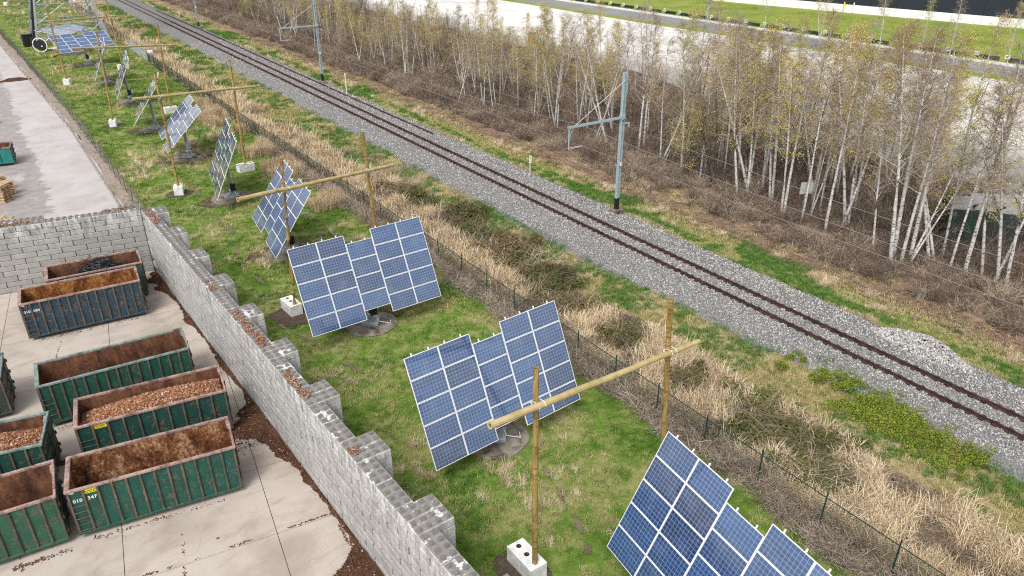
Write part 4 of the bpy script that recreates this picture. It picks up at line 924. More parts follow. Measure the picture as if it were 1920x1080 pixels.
# ------------------------------------------------------------------ pylon and its gear
t=empty('lattice_pylon',(15.5,168.5,0),0,'grey steel lattice electricity pylon with its top beyond the picture','pylon')
hw=lambda z:6.0-4.6*min(1,z/24.0) if z<24 else 1.4-.6*(z-24)/14
cor=lambda z,k:((-1,-1),(1,-1),(1,1),(-1,1))[k]
for k in range(4):
    m=MB(); cx,cy=cor(0,k); m.tube([(cx*hw(0),cy*hw(0),0),(cx*hw(24),cy*hw(24),24),(cx*hw(38),cy*hw(38),38)],[.26,.19,.12],4); m.obj('leg',M['galv'],t)
for k in range(4):
    m=MB(); a=cor(0,k); bq=cor(0,(k+1)%4); z=0; st_=3.6
    P_=lambda c,z:(c[0]*hw(z),c[1]*hw(z),z)
    while z<36:
        z2=min(38,z+st_); mid=tuple((P_(a,z2)[i]+P_(bq,z2)[i])/2 for i in range(3))
        m.tube([P_(a,z),mid],.085,4); m.tube([P_(bq,z),mid],.085,4); m.tube([P_(a,z2),P_(bq,z2)],.075,4)
        for c in (a,bq):
            q=tuple((P_(c,z)[i]+mid[i])/2 for i in range(3)); m.tube([q,P_(c,(z+z2)/2)],.05,4); m.tube([q,P_(c,z2)],.05,4)
        z=z2; st_*=.93
    m.obj('bracing',M['galv'],t)
for zz,L in ((26,7.5),(31,9),(36,6)):
    m=MB()
    for s in (-1,1):
        for q in (-1,1): m.tube([(s*hw(zz),q*hw(zz),zz),(s*L,0,zz+.3)],.08,4); m.tube([(s*hw(zz+2),q*hw(zz+2),min(38,zz+2)),(s*L,0,zz+.3)],.06,4)
    m.obj('crossarm',M['galv'],t)
m=MB()
for k in range(3): m.tube([(-6.3-.12*k,-5.9,0),(-5.1-.1*k,-4.9,6),(-3.8,-3.6,12),(-1.9,-1.6,24)],.13,6)
m.obj('cable_run',M['black'],t)
t=empty('equipment_cabinet',(8.45,164.6,0),.15,'black equipment cabinet at the foot of the pylon','cabinet')
m=MB(); m.cbox((0,0,1.05),(1.7,1.0,2.0),.05); m.obj('body',M['black'],t); m=MB(); m.box((.4,-.52,1.1),(.3,.04,1.2)); m.obj('grille',M['steel_dk'],t); m=MB(); m.box((0,0,2.09),(1.85,1.15,.08)); m.obj('lid',M['steel_dk'],t)
t=empty('cable_reel',(9.6,156.6,0),-.5,'black cable reel inside a white ring, lying near the pylon foot','cable reel')
m=MB(); m.tube([(1.15*math.cos(a),0,1.15+1.15*math.sin(a)) for a in np.linspace(0,2*PI,29)],.085,6,cap=False); m.obj('ring',M['white'],t)
m=MB(); m.tube([(0,.12,1.1),(0,1.1,1.05)],.86,18); m.obj('drum',M['black'],t); m=MB(); m.box((.25,.08,.95),(.24,.03,.16)); m.obj('label_tag',M['white'],t)
m=MB()
for k in range(5): m.tube([(10.9,158+k*.28,.12),(15.5,159.2+k*.25,.12)],.1,6)
tag(m.obj('pipe_bundle',M['alu']),'bundle of pale pipes lying on the grass beside the cable reel','pipes')
m=MB(); m.tube([(10.4,149.6,.2),(12.6,152.4,.2)],.2,10); tag(m.obj('log',M['beam']),'short pale log lying on the grass by the flat blue array','log')

# ------------------------------------------------------------------ road side things at the picture edge
bd=MB(); bd.cbox((0,0,0),(1.2,.10,.022),.003); ME_B=bd.mesh('board',M['palw']); bd=MB(); bd.cbox((0,0,0),(.10,.8,.08),.004); ME_S=bd.mesh('stringer',M['palw'])
def pallet(x,y,z,rz,label,group='pallets stacked beside the road'):
    t=empty('pallet',(x,y,z),rz,label,'pallet',group)
    for k in range(6): inst('board',ME_B,t,loc=(0,-.35+.14*k,.115))
    for k in range(3): inst('stringer',ME_S,t,loc=(-.55+.55*k,0,.063)); inst('board',ME_B,t,loc=(0,-.35+.35*k,.011))
for k in range(11): pallet(-1.15+random.uniform(-.08,.08),73.9+random.uniform(-.08,.08),k*.135-.01,.95+random.uniform(-.1,.1),'weathered wooden pallet in the leaning stack at the road edge')
for k in range(9): pallet(-.85+random.uniform(-.06,.06),75.6+random.uniform(-.06,.06),k*.135-.01,.2+random.uniform(-.08,.08),'wooden pallet in the lower stack between leaning pallets and teal skip')
for k in range(10): pallet(-1.25+random.uniform(-.05,.05),77.2+random.uniform(-.06,.06),k*.135-.01,.05+random.uniform(-.05,.05),'wooden pallet in the neat stack right before the teal skip')
for k in range(8): pallet(-.75,104.5+random.uniform(-.06,.06),k*.135-.01,.1,'wooden pallet in the small stack far along the road','pallets further up the road')
m=MB()
for k in range(26):
    x,y,z=-1.75+random.gauss(0,.4),68.2+random.gauss(0,.45),abs(random.gauss(.12,.16)); a=random.uniform(0,PI); L=random.uniform(.25,.5)
    m.tube([(x-L*math.cos(a),y-L*math.sin(a),z+.05),(x+L*math.cos(a),y+L*math.sin(a),z+random.uniform(0,.3))],random.uniform(.05,.11),6)
tag(m.obj('firewood_heap',M['palw']),'small heap of split logs just behind the far cross wall','firewood',None,'stuff')
blob('mud_heap',3.6,131.4,2.3,.75,.35,'mulch',seed=77,label='low strip of dark mud dumped across the concrete road',cat='mud',kind='stuff')
blob('earth_heap',26.5,170,3.2,2.2,.8,'litter',seed=80,label='reddish brown earth heap on the verge behind the pylon',cat='earth',kind='stuff')

# ------------------------------------------------------------------ grass, scrub and ground cover
PADS=[(t_[0],t_[1]) for t_ in TR]+[(h_[0],h_[1]) for h_ in HBL]
def clear_pads(P,r=1.6):
    k=np.ones(len(P),bool)
    for x,y in PADS: k&=((P[:,0]-x)**2+(P[:,1]-y)**2)>(r if y<240 else 1.0)**2
    return k
RUTS=[[(16.3,21.5),(16.0,20.3),(15.5,18.6),(14.9,16.5),(14.4,15.4),(13.9,13)],[(13.0,57.6),(11.9,52.1),(11.4,49.1),(11.7,45.9),(12.3,42)],[(15.1,100.5),(13,85),(12.3,78.6),(12.9,66.8),(12.3,55.5)],[(12.6,32),(11.6,36.5),(10.6,40)]]
RP=[]
for ru in RUTS:
    q=[]
    for a_,b_ in zip(ru[:-1],ru[1:]):
        for f in np.linspace(0,1,14)[:-1]: q.append((a_[0]+(b_[0]-a_[0])*f+.12*(random.random()-.5),a_[1]+(b_[1]-a_[1])*f))
    RP+=q; V=[]
    for i_,(x_,y_) in enumerate(q):
        w_=max(.0,.10*math.sin(i_*.55)+.09*random.random()); V+=[(x_-w_,y_,.03+random.uniform(0,.015)),(x_+w_,y_,.03+random.uniform(0,.015))]
    m=MB(); m.add(V,[(2*k,2*k+1,2*k+3,2*k+2) for k in range(len(q)-1)]); tag(m.obj('wheel_rut',M['rut']),'narrow muddy wheel rut worn into the solar lawn','rut',None,'stuff')
RP=np.array(RP)
def put(name,pr,P,s,lo,hi,label,cat,z=0.0,rot=None):
    n=len(P); return scatter(name,PR[pr],np.c_[P,np.full(n,z) if np.isscalar(z) else z],zrot(n) if rot is None else rot,rng.uniform(lo,hi,n)*s,None,None,label,cat)
P,s=zone(95000,7.6,23.2,6,260,32,1.2); k=clear_pads(P,1.45)&(P[:,0]>WALLX(np.minimum(P[:,1],53))+.8)&~((P[:,1]<53)&(P[:,0]<WALLX(P[:,1])+1.5)&(rng.random(len(P))<.3)); P,s=P[k],s[k]
k=np.ones(len(P),bool)
for x_,y_ in RP: k&=((P[:,0]-x_)**2+((P[:,1]-y_)*.6)**2)>.2**2
k|=rng.random(len(P))<.45; P,s=P[k],s[k]
f=fbm(P[:,0],P[:,1],5.5); f2=fbm(P[:,0]+70,P[:,1],1.8); mx=f*.6+f2*.4
kg=mx<.515+.07*(rng.random(len(P))-.5); 
put('grass','green',P[kg],s[kg],.6,1.35,'short mossy green grass of the solar lawn','grass')
ky=~kg&(mx<.60); put('grass','yell',P[ky],s[ky],.6,1.3,'yellowish thin grass patches on the solar lawn','grass')
ks=(~kg)&(~ky)&(rng.random(len(P))<.5); put('dry_grass','dry',P[ks],s[ks],.25,.6,'small dry straw tufts on the solar lawn','grass')
# lush weed clumps on the lawn
P,s=zone(16000,8.8,23,8,120,32,1.2); f=fbm(P[:,0]+31,P[:,1]+9,2.6); k=(f>.63)&clear_pads(P,1.4)&(P[:,0]>WALLX(np.minimum(P[:,1],53))+1.5); put('grass','greenb',P[k],s[k],.6,1.2,'lush darker green weed clumps on the solar lawn','grass')
# straw reeds near the fence, further up
P,s=zone(9000,19.5,22.6,56,100,40,1.0); f=fbm(P[:,0],P[:,1]+40,4); k=(f>.46)&clear_pads(P,1.6); put('dry_grass','reed',P[k],s[k],.5,.9,'pale reed tufts on the lawn side of the green fence','grass')
# dead bramble twigs along the fence
P,s=zone(6000,21.3,25.2,2,75,34,1.1); c=22.9+.5*(fbm(P[:,1],P[:,1]*0,6)-.5); k=(np.abs(P[:,0]-c)<1.3*fbm(P[:,1]+P[:,0],P[:,0],2)+.2)&(P[:,0]>21.2); P,s=P[k],s[k]
f=fbm(P[:,0]+5,P[:,1]+5,3); put('dead_brambles','dead',P,s,.55,1.15,'grey brown tangle of dead bramble stems along the green fence','undergrowth',z=rng.uniform(0,.25,len(P)))
# verge
BR=[(27.1,52.1),(28.6,48.6),(28.0,44.6),(26.9,42.2),(28.1,38.6),(28.8,41.0),(26.4,34.0),(27.2,36.6),(26.2,21.6),(25.4,13.2),(25.9,26.4),(27.6,55.6),(26.7,17.2),(27.6,46.6),(27.4,39.8),(26.0,31.6),(28.4,35.3),(25.0,17.0),(26.9,14.6)]
P,s=zone(76000,23.2,32.9,2,230,32,1.25); k=P[:,0]<32.2+SHB(P[:,1]); P,s=P[k],s[k]; u=(P[:,0]-23.2)/9.4; f=fbm(P[:,0],P[:,1],4.5); f2=fbm(P[:,0]+90,P[:,1]+20,1.9); near_=np.clip((42-P[:,1])/25,0,1)
far_=np.clip((P[:,1]-48)/40,0,1); g_=u*.80+f*.62+.25*(f2-.5)-.17*near_+.24*far_; r_=rng.random(len(P))
g_=g_+.05+.34*np.clip((u-.45)/.25,0,1); nb_=np.zeros(len(P),bool)
for bx_,by_ in BR: nb_|=((P[:,0]-bx_)**2+(P[:,1]-by_)**2)<1.55**2
kd=(g_<.83)&(f2>.40)&~(nb_&(rng.random(len(P))<.88)); kgr=(g_>=.83)
zz=lambda q:.35*(fbm(q[:,0],q[:,1],2.5)-.5)*np.minimum(1,4*np.minimum((q[:,0]-23.2)/10.2,1-(q[:,0]-23.2)/10.2))-.03
put('dry_grass','dry',P[kd],s[kd],.7,1.3,'tangled straw coloured dry grass covering the railway verge','grass',z=zz(P[kd]))
kb=(g_<.83)&(f2<=.40)&(r_<.75); put('undergrowth','scrub',P[kb],s[kb],.4,.8,'brown patches of low dead stems in the verge','undergrowth',z=zz(P[kb]))
k1=kgr&(f2>.48); put('grass','greenb',P[k1],s[k1],.6,1.2,'green grass band beside the ballast foot','grass',z=zz(P[k1]))
k2=kgr&(f2<=.48); put('grass','yell',P[k2],s[k2],.8,1.6,'yellow green grass beside the ballast foot','grass',z=zz(P[k2]))
# bright ground cover creeping on the ballast
n=3000; y=rng.uniform(9.3,19.8,n); x=31.7+rng.normal(0,.62,n)+.12*(y-14)*.3; k=(fbm(x,y,1.3)>.44)|((fbm(x,y,3)>.5)&(rng.random(n)<.3)); put('ground_cover','ivy',np.c_[x,y][k],np.ones(k.sum()),.5,1.0,'bright green creeping ground cover on the ballast edge','ground cover',z=.12+.2*np.clip(x[k]-31.5,0,1.5))
# right hand grass strip, leaf litter, scrub
P,s=zone(42000,39.9,43.6,4,230,40,1.2); f=fbm(P[:,0]+11,P[:,1],4.0); f2=fbm(P[:,0],P[:,1]+77,1.7)
st=((P[:,0]-41.0-.5*(fbm(P[:,1],P[:,1]*0+4,6)-.5)*2)); kg=((np.abs(st)<.5)&(f2>.38))|(f>.57); put('grass','greenb',P[kg],s[kg],.5,1.0,'green stripe of grass beyond the track','grass')
kd=~kg&(f2>.58); put('dry_grass','dry',P[kd],s[kd],.3,.6,'straw tufts of the strip beyond the track','grass'); ky=~kg&~kd; put('grass','yell',P[ky],s[ky],.6,1.3,'yellowish grass of the strip beyond the track','grass')
P,s=zone(9000,42.7,45.4,4,160,42,1.2); put('leaf_litter','litter',P,s,.5,1.1,'fallen brown leaves along the scrub edge','leaf litter',z=.03)
P,s=zone(30000,43.9,51.2,4,235,44,1.0); f=fbm(P[:,0],P[:,1],4.2); e=44.9+1.8*fbm(P[:,1],P[:,1]*0+2,7); k=(P[:,0]>e)&(f>.30)&((fbm(P[:,0]+50,P[:,1]+3,1.6)>.42)|(rng.random(len(P))<.2)); P,s,f=P[k],s[k],f[k]
put('scrub','scrub',P,s,.45,1.05,'low dark brown leafless scrub in front of the woodland','undergrowth')
k=(f>.52)&(rng.random(len(P))<.30); put('ground_cover','bram',P[k],s[k],.7,1.3,'dark green bramble patches within the leafless scrub','ground cover')
k=(rng.random(len(P))<.24)&(f<.5); put('dry_grass','dry',P[k],s[k],.5,1.0,'straw tufts within the leafless scrub','grass')
P,s=zone(36000,50,80,6,210,50,.9); k=(rng.random(len(P))<np.clip(1.25-(P[:,0]-50)/34,0.25,1))&(P[:,0]<70.5+9*np.clip((P[:,1]-50)/30,0,1)); P,s=P[k],s[k]
q=rng.random(len(P)); a=q<.62; put('woodland_floor','scrub',P[a],s[a],.5,1.2,'brown dead stems covering the woodland floor','undergrowth')
a=(q>=.62)&(q<.71)&(P[:,0]>51); put('saplings','sap',P[a],s[a],.5,1.15,'thin leafless saplings between the birch trunks','saplings')
a=(q>=.80)&(q<.95); put('leaf_litter','litter',P[a],s[a],.8,1.6,'fallen leaves on the woodland floor','leaf litter',z=.05)
a=q>=.95; put('ground_cover','bram',P[a],s[a],.8,1.5,'low green brambles on the woodland floor','ground cover')

P,s=zone(9000,43.6,48.5,4,200,42,1.1); f=fbm(P[:,0]+21,P[:,1]+60,3.2); k=f>.54; put('grass','yell',P[k],s[k],.8,1.6,'olive grass patches between leaf litter and leafless scrub','grass')
# single shrubs
def shrub_mesh(n,r,h,leafm,nt):
    m=leaves(n,r,h,.05,.7); t_=twigs(nt,r*1.15,.02,r*.7)
    off_=m.n; 
    for v in t_.v: m.v.append(v)
    m.f+=[[i+off_ for i in f] for f in t_.f]; m.m+=[1]*len(t_.f); m.n+=t_.n
    return m
SH=[]
for k in range(3):
    tw=twigs(110,1.6,.022,1.4); lf=leaves(500,.9,.6,.07,.8)
    for q_ in range(6):
        l2=leaves(random.randint(120,420),random.uniform(.35,.85),random.uniform(.3,.65),.07,.8); a_=random.uniform(0,6.28); r_=random.uniform(.6,1.5)
        for v_ in l2.v: lf.add(v_+np.array([r_*math.cos(a_),r_*math.sin(a_),random.uniform(-.05,.1)]),[(0,1,2,3)])
    SH.append((tw.mesh('stems',M['scrub']),lf.mesh('foliage',M['bram'])))
for i,(x,y) in enumerate(BR):
    t=empty('bramble_bush',(x,y,.16),random.uniform(0,6),('small ' if i>12 else '')+'dark green bramble mound on the verge '+('past the clear mast' if y>47 else ('level with the fully visible blue array' if y>35 else ('behind the second array and its fence' if y>24 else 'near the bright ground cover'))),'bush','bramble mounds on the verge'); sc_=random.uniform(1.0,1.6); t.scale=(sc_*.9,sc_*1.15,sc_*random.uniform(.6,.95))
    inst('stems',SH[i%3][0],t); inst('foliage',SH[i%3][1],t)
SB=[twigs(120,1.9,.024,.75,.3,.8,4).mesh('bare_shrub',M['scrub']) for _ in range(4)]; SBd=[twigs(110,1.5,.022,1.1,.4,.35,4).mesh('bare_shrub',M['scrub_dead']) for _ in range(3)]
for i in range(110):
    y=8+190*(i+random.random())/110; x=random.uniform(45.8,50.8); o=inst('bare_shrub',random.choice(SB)); o.location=(x,y,0); s_=random.uniform(.6,1.2); o.scale=(s_,s_,s_*random.uniform(.8,1.2)); o.rotation_euler=(0,0,random.uniform(0,6))
    tag(o,'leafless brown shrub in the scrub strip between railway and birches','shrub','leafless shrubs along the woodland edge')
for i,(x,y) in enumerate(((28.2,69.7),(29.6,66.5),(28.4,61.6),(29.4,58.5),(30.2,62.5),(26.2,60.5),(25.2,55.5),(24.9,49.0),(25.4,63.7),(27.6,64.0),(25.0,44.5),(24.6,38.0),(24.9,80),(25.4,90))):
    o=inst('bare_shrub',SBd[i%3]); o.location=(x,y,-.05); s_=random.uniform(.75,1.2); o.scale=(s_*1.2,s_*1.2,s_*.8); o.rotation_euler=(0,0,random.uniform(0,6)); tag(o,'low purplish brown leafless shrub on the verge near the fence','shrub','leafless shrubs on the verge')

# ------------------------------------------------------------------ trees
def birch(H,r0,nb,kind,nleaf,stems=1,spread=1.0,seed=0,bark='birch',start=.32,tw=11):
    random.seed(seed); tr=MB(); cr=MB(); lf=MB()
    for s in range(stems):
        ox,oy=(0,0) if s==0 else (random.gauss(0,.25),random.gauss(0,.25)); lx,ly=(random.gauss(0,.02),random.gauss(0,.02)) if stems==1 else (random.gauss(0,.13)*spread,random.gauss(0,.13)*spread)
        h=H*(1 if s==0 else random.uniform(.7,.98)); rr=r0*(1 if s==0 else random.uniform(.6,.9)); n=10; pts=[]; rad=[]; wx_,wy_=random.uniform(0,6),random.uniform(0,6)
        for i in range(n+1):
            f=i/n; z=h*f; pts.append(Vector((ox+lx*z+.16*math.sin(wx_+f*4.2)*f*(1.3-f*.3),oy+ly*z+.16*math.sin(wy_+f*3.7)*f*(1.3-f*.3),z))); rad.append(rr*(1-f)**.8+.010)
        tr.tube(pts,rad,7,0,False)
        def on(f):
            i=min(n-1,int(f*n)); return pts[i].lerp(pts[i+1],f*n-i)
        for b_ in range(nb//stems):
            f=start+(1-start)*((b_+random.random())/(nb//stems))**.85; f=min(.985,f); p=on(f); az=random.uniform(0,2*PI); el=random.uniform(.5,1.05)
            L=(2.5*(1-f)**.6+.45)*random.uniform(.6,1.15)*spread; d=Vector((math.cos(az)*math.cos(el),math.sin(az)*math.cos(el),math.sin(el)))
            q=[p]; dd=d.copy()
            for k in range(3): q.append(q[-1]+dd*L/3); dd=(dd+Vector((random.gauss(0,.15),random.gauss(0,.15),-.12+random.gauss(0,.1)))).normalized()
            rb=max(.010,rr*(1-f)*.30+.006); cr.tube(q,[rb,rb*.75,rb*.5,.005],3,1 if rb>.017 else 0,False)
            for t_ in range(tw):
                g_=random.uniform(.2,1); i=min(2,int(g_*3)); a=q[i].lerp(q[i+1],g_*3-i); e=(d*.5+Vector((random.gauss(0,.55),random.gauss(0,.55),random.gauss(.15,.4)))).normalized(); l=random.uniform(.35,1.0)*spread
                m1=a+e*l*.55; e2=(e+Vector((random.gauss(0,.3),random.gauss(0,.3),-.55))).normalized(); m2=m1+e2*l*.6; sd=e.cross(Vector((random.gauss(0,1),random.gauss(0,1),.3))).normalized()*.0095
                cr.add([tuple(a-sd),tuple(a+sd),tuple(m1+sd*.8),tuple(m1-sd*.8),tuple(m2)],[(0,1,2,3),(3,2,4)],0)
                for _ in range(2):
                    w_=a.lerp(m2,random.uniform(.3,.9)); e3=(e+Vector((random.gauss(0,.8),random.gauss(0,.8),random.gauss(-.2,.4)))).normalized()*random.uniform(.2,.5); cr.add([tuple(w_-sd*.6),tuple(w_+sd*.6),tuple(w_+e3)],[(0,1,2)],0)
                for _ in range(int(nleaf)+(random.random()<nleaf%1)):
                    c=a.lerp(m2,random.random())+Vector((random.gauss(0,.10),random.gauss(0,.10),random.gauss(-.03,.10))); u=Vector((random.gauss(0,1),random.gauss(0,1),random.gauss(0,1))).normalized(); v=u.orthogonal().normalized(); z_=random.uniform(.03,.055)
                    lf.add([tuple(c-u*z_),tuple(c+v*z_*.6),tuple(c+u*z_),tuple(c-v*z_*.6)],[(0,1,2,3)],0)
    tm='twig_b' if bark=='birch' else 'twig_d'; lim='limb' if bark=='birch' else 'dbark'
    return (tr.mesh('trunk',M[bark],True),cr.mesh('crown',[M[tm],M[lim]]),lf.mesh('foliage',M['leaf_g' if kind=='g' else 'leaf_o']) if lf.n else None)
KB=[birch(14.2,.125,46,'o',0,seed=1),birch(13.2,.105,44,'o',.9,seed=2),birch(14.8,.14,52,'o',.0,seed=3,start=.38),birch(12.2,.085,38,'o',1.3,seed=4,start=.42),birch(13.5,.12,54,'o',0,2,seed=5)]   # bare
KL=[birch(13.8,.125,50,'o',5,seed=6),birch(13.0,.11,48,'g',6,seed=7,start=.28),birch(12.4,.10,46,'g',5,seed=8),birch(13.6,.12,56,'o',5,2,seed=9)]                      # with young leaves
KX=[birch(13.6,.12,56,'o',9,seed=21,start=.26),birch(12.8,.11,54,'g',10,seed=22,start=.24)]   # dense young leaf
KD=[birch(9.6,.12,60,'g',0,4,1.25,seed=10,bark='dbark',start=.22),birch(10.8,.14,56,'o',1.0,3,1.2,seed=11,bark='dbark',start=.25),birch(8.2,.09,60,'g',0.0,5,1.3,seed=12,bark='dbark',start=.2)]
KW=[birch(8.0,.08,60,'g',6.5,4,1.2,seed=13,bark='dbark',start=.18),birch(6.4,.07,54,'g',6,5,1.2,seed=14,bark='dbark',start=.15)]
random.seed(99)
VR=Vector((math.cos(R(34.9)),-math.sin(R(34.9)),0))     # direction the lean is measured along (world)
def where(x,y):
    d='front row' if x<54 else ('deep' if x<66 else 'lot side')
    n='near the derelict shed' if y<28 else ('around the blank sign board' if y<40 else ('behind the clear standing mast' if y<62 else ('between the first two masts' if y<98 else ('behind the second mast' if y<135 else 'far up the railway'))))
    return {'front row':'at the scrub edge ','deep':'within the wood ','lot side':'at the lot side '}[d]+n
def tree(name,K,x,y,lean,leany,sc_,label,cat,group,z=-.05):
    if x<80: sc_*=1-.36*min(1,max(0,(y-42)/45))
    t=empty(name,(x,y,z),0,label,cat,group); up=(Vector((0,0,1))+VR*lean+Vector((VR.y*-1,VR.x,0))*leany).normalized()
    t.rotation_mode='QUATERNION'; t.rotation_quaternion=Vector((0,0,1)).rotation_difference(up)@Quaternion((0,0,1),random.uniform(0,2*PI)); t.scale=(sc_,sc_,sc_)
    inst('trunk',K[0],t); inst('crown',K[1],t)
    if K[2]: inst('foliage',K[2],t)
    return t
GB='birches of the wood beyond the railway'
LB={'bare':'bare white birch ','leaf':'white birch in yellow green leaf '}
FRONT=[(52.2,36.5,-.10,0,1),(52.4,36.4,-.06,0,.9),(50.0,33.7,-.08,1,1),(50.2,33.6,.0,0,.9),(50.3,32.0,.03,0,1.05),(51.5,32.1,.30,0,.6),(50.4,29.9,.01,0,.85),(52.1,29.3,-.08,1,1.05),(52.3,29.2,.0,0,1),(56.1,31.1,-.03,0,.8),(49.7,25.5,-.07,0,.8),(48.8,23.6,-.10,1,1.12),(49.6,23.3,.01,0,.9),(50.0,24.1,-.06,0,1.05),(50.6,23.2,-.02,0,1.02),(50.2,23.0,.13,0,.7),(51.7,22.4,-.09,0,1),(50.9,20.6,.01,0,1.0),(52.9,22.1,-.07,1,.9),(51.1,19.7,.03,0,1),(51.7,18.8,-.13,0,1),(51.7,17.8,-.07,1,.95),(51.5,17.2,-.17,0,1.05),
(51.1,64.9,-.03,1,1.1),(51.0,64.3,.09,0,.9),(52.0,70.0,.02,0,1),(53.6,68.9,-.13,1,1),(52.9,63.0,.03,1,1.05),(51.8,56.8,-.05,0,1.1),(52.6,59.3,.07,0,1),(53.8,54.2,.01,0,1.05),(54.5,54.2,.02,0,1),(52.3,49.6,-.01,0,1),(52.3,49.1,.07,0,1),(55.7,49.4,.02,0,1.1),(53.1,45.0,.01,0,.95),(53.7,45.1,.02,0,1),(54.9,43.8,-.01,0,1),(51.6,38.2,-.2,1,1.0),(50.2,38.3,-.12,0,1.05),
(50.2,114.6,-.01,1,1),(52.7,110.1,-.18,0,1),(53.4,109.6,.05,1,.9),(52.5,102.5,.08,0,1),(50.8,100.1,-.12,0,1),(58.3,109.0,-.2,0,1),(55.3,100.5,.09,1,.9),(49.3,82.6,.06,0,.9),(51.2,84.1,-.05,0,1),(50.7,79.1,-.11,0,1),(49.9,75.4,-.1,0,1),(52.0,78.1,-.03,0,1),(53.2,79.0,.04,0,1),(50.0,77.8,.06,0,.9),(50.1,133.4,.06,1,1),(50.4,150.4,-.15,0,1),(50.7,148.1,.14,0,1),(54.8,135.5,.18,1,1),(53.7,118.0,.13,0,1),(51.5,99.6,.2,0,.9)]
occ=[]
for x,y,s_ in ((56.5,31.5,1.0),(58.5,28.5,1.05),(61,32.5,1.05),(57.2,26.6,.85),(60,36,1.0),(63,29,1.05),(66,34,1.0),(55.2,25.2,.7),(58,74,1.15),(60,70,1.1),(61,80,1.2),(57,62,1.0),(62,47,.9),(67,52,.95),(70,62,1.1),(56,92,1.2),(58,104,1.2),(63,95,1.2),(59,118,1.2),(66,20.5,.95),(70,24,1.0)):
    occ.append((x,y)); tree('birch_tree',random.choice(KX),x,y,random.gauss(-.04,.04),random.gauss(0,.03),s_,'birch thick with ochre leaf '+where(x,y),'birch tree','birches of the wood thick with young leaf')
for x,y,l,k,s_ in FRONT:
    tree('birch_tree',random.choice(KL if k else KB),x,y,l-.02,random.uniform(-.03,.03),s_,LB['leaf' if k else 'bare']+where(x,y),'birch tree',GB+(' in young leaf' if k else ', bare crowned')); occ.append((x,y))
def free(x,y,d): return all((x-a)**2+(y-b_)**2>d*d for a,b_ in occ)
nb_=0; tries=0
while nb_<165 and tries<9000:
    tries+=1; y=9+random.random()**1.25*205; x=51.5+random.random()**1.15*25
    if y>120 and x>66: continue
    if 53<x<63 and 17<y<26: continue
    if not free(x,y,1.25 if y<80 else 1.6): continue
    occ.append((x,y)); nb_+=1; lf_=random.random()<(.42 if y<65 else .62)
    tree('birch_tree',random.choice(KL if lf_ else KB),x,y,random.gauss(-.03,.05),random.gauss(0,.04),random.uniform(.72,1.06),LB['leaf' if lf_ else 'bare']+where(x,y),'birch tree',GB+(' in young leaf' if lf_ else ', bare crowned'))
nd=0; tries=0
while nd<115 and tries<9000:
    tries+=1; y=9+random.random()**.95*205; x=50.5+random.random()**1.25*29
    if 53<x<63 and 17<y<26: continue
    if not free(x,y,1.3): continue
    occ.append((x,y)); nd+=1; w_=random.random()<(.42 if y<60 else .6)
    if w_: tree('willow_shrub',random.choice(KW),x,y,random.gauss(0,.06),random.gauss(0,.06),random.uniform(.7,1.15),'yellow green willow shrub '+where(x,y),'willow','willow shrubs among the birches')
    else: tree('bare_tree',random.choice(KD),x,y,random.gauss(0,.07),random.gauss(0,.07),random.uniform(.7,1.1),'dark leafless many stemmed tree '+where(x,y),'tree','dark leafless trees among the birches')
for (x,y) in ((84,70),(83.5,84),(85,96),(84,58),(86,47),(126,60),(126.5,72),(127,84),(128,97),(126,110),(129,66),(127.5,52)):
    k=random.random()<.5; tree('birch_tree',random.choice(KL if k else KB),x,y,random.gauss(-.02,.03),0,random.uniform(.7,.95),'birch standing alone beyond the wood near the pale gravel lot','birch tree','birches around the gravel lot')

# ------------------------------------------------------------------ things in and beyond the wood
t=empty('derelict_shed',(58.3,22.0,0),R(-52),'dark green derelict shed with a broken grey roof among the birches','shed')
m=MB(); m.cbox((0,-1.9,1.55),(6.0,.12,2.7),.02); m.obj('front_wall',M['dull'],t)
m=MB(); m.cbox((-2.94,0,1.55),(.12,3.7,2.7),.02); m.cbox((2.94,0,1.55),(.12,3.7,2.7),.02); m.cbox((0,1.9,1.55),(6.0,.12,2.7),.02); m.obj('wall',M['dull'],t)
for k in range(4):
    m=MB(); m.cbox((0,0,0),(1.5,2.3,.05),.01); o=m.obj('roof_sheet',M['roofsheet'],t); o.location=(-2.1+k*1.42,-.6+.4*(k%2),2.95+.1*k); o.rotation_euler=(R(8+6*(k%3)),R(-7+7*k),R(6*k-8))
for k in range(3): m=MB(); m.box((0,0,0),(.16,.14,2.2)); o=m.obj('broken_beam',M['dbark'],t); o.location=(-1.5+1.6*k,-1.2,3.0); o.rotation_euler=(R(65),R(20*k-15),0)
m=MB(); m.cbox((-1.5,-1.98,1.25),(.9,.05,2.0),.01); m.obj('door',M['dgreen'],t); m=MB(); m.box((1.9,-1.98,1.9),(.5,.05,.5)); m.obj('window',M['black'],t)
t=empty('sign_board',(50.6,32.3,0),R(-25),'blank pale grey sign board on a thin post among the birch trunks','sign')
m=MB(); m.box((0,0,1.3),(.06,.06,2.6)); m.obj('post',M['galv'],t); m=MB(); m.box((0,-.05,2.75),(1.05,.04,.95)); m.obj('board',M['block_stone'],t)
m=MB(); m.cyl((0,0,0),.05,2.6,7); mp=m.mesh('lot_post',M['fgrey'])
for k in range(15):
    o=inst('lot_post',mp); o.location=(81.0+random.uniform(-.2,.2),118+k*4.3,0); o.scale=(1,1,1.2); tag(o,'thin dark post in the row along the gravel lot edge','post','dark posts along the gravel lot')
for (x,y,lb) in ((104.5,44.5,'dark slanting post standing alone in the pale gravel near the end of the lot'),(88.0,40.0,'short dark post with a crossbar on the pale gravel lot')):
    o=inst('lot_post',mp); o.location=(x,y,0); o.rotation_euler=(.12,.1,0); tag(o,lb,'post')
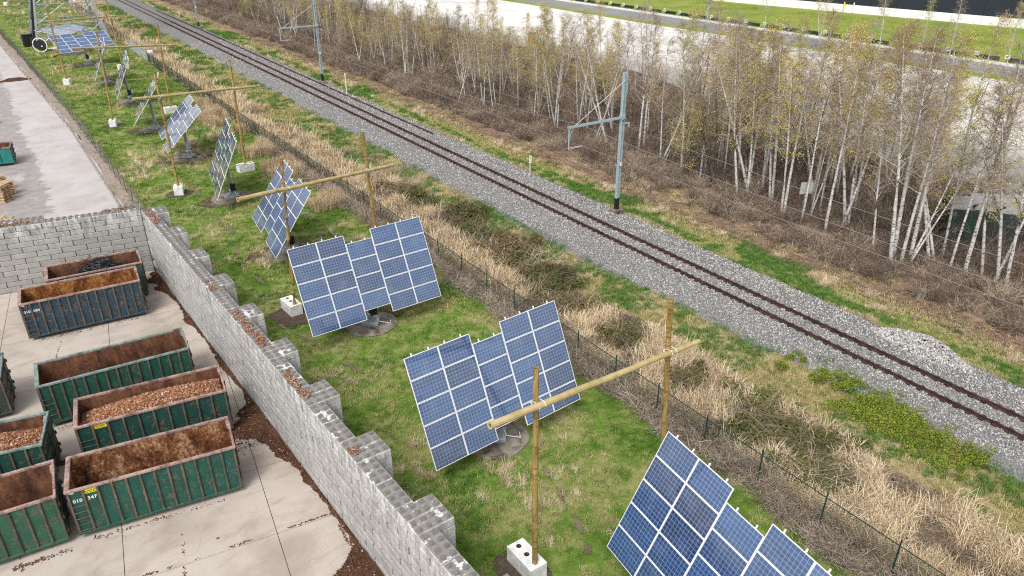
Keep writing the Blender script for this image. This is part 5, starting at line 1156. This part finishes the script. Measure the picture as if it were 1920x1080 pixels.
t=empty('red_cabinet',(84.4,114.6,0),.3,'small red cabinet at the edge of the gravel lot','cabinet'); m=MB(); m.cbox((0,0,.95),(1.5,.9,1.9),.05); m.obj('body',M['red'],t); m=MB(); m.cbox((0,0,1.97),(1.6,1.0,.12),.03); m.obj('lid',M['steel_dk'],t)
# dark barrier panels with white boards beyond the service road
nm=0; m=MB(); m.box((0,0,.55),(.12,3.6,.62)); m.box((0,-1.2,.2),(.1,.1,.5)); m.box((0,1.2,.2),(.1,.1,.5)); mb_=m.mesh('panel',M['clad']); m=MB(); m.box((-.10,1.75,.95),(.05,.75,.62)); mw_=m.mesh('board',M['white']); m=MB(); 
for q in (-.2,0,.2): m.box((-.135,1.75+q,.95),(.02,.1,.34))
mg_=m.mesh('mark',M['mark'])
for k in range(36):
    y=30+k*4.75; t=empty('barrier_panel',(135.6,y,.05),0,'dark low barrier panel with a small white numbered board beyond the service road','barrier','barrier panels along the service road'); inst('panel',mb_,t); bo=inst('board',mw_,t); inst('mark',mg_,bo)
t=empty('warehouse',(168.2,145.6,-.15),math.atan2(72.82-146.0,181.4-169.25),'huge warehouse with navy cladding above a white concrete plinth','warehouse')
LW=150
for k in range(25):
    m=MB(); m.cbox((3+k*6,0,.95),(5.94,.5,1.95),.02); m.obj('plinth_panel',M['plinth_w'],t)
for k in range(25):
    for j in range(3): m=MB(); m.cbox((3+k*6,.1,3.93+j*4.0),(5.96,.4,3.96),.015); m.obj('cladding_panel',M['clad'],t)
m=MB(); m.box((LW/2,20,7.3),(LW,39,14)); m.obj('hall',M['clad'],t); m=MB(); m.cbox((LW/2,.05,14.4),(LW+.4,.7,.35),.03); m.obj('parapet',M['galv'],t)
for k,(d,mt_) in enumerate(((36.3,'yellow'),(38.6,'kerbw'))):
    dx,dy=(181.4-169.25)/74.2,(72.82-146)/74.2; m=MB(); m.cyl((0,0,0),.16,1.9,8); m.cyl((0,0,1.9),.16,.12,8,0,.06); o=m.obj('bollard',M[mt_],None,(169.25+dx*d-1.4,146+dy*d-.2,.35)); tag(o,('yellow' if k==0 else 'pale grey')+' bollard post in front of the warehouse plinth','bollard')
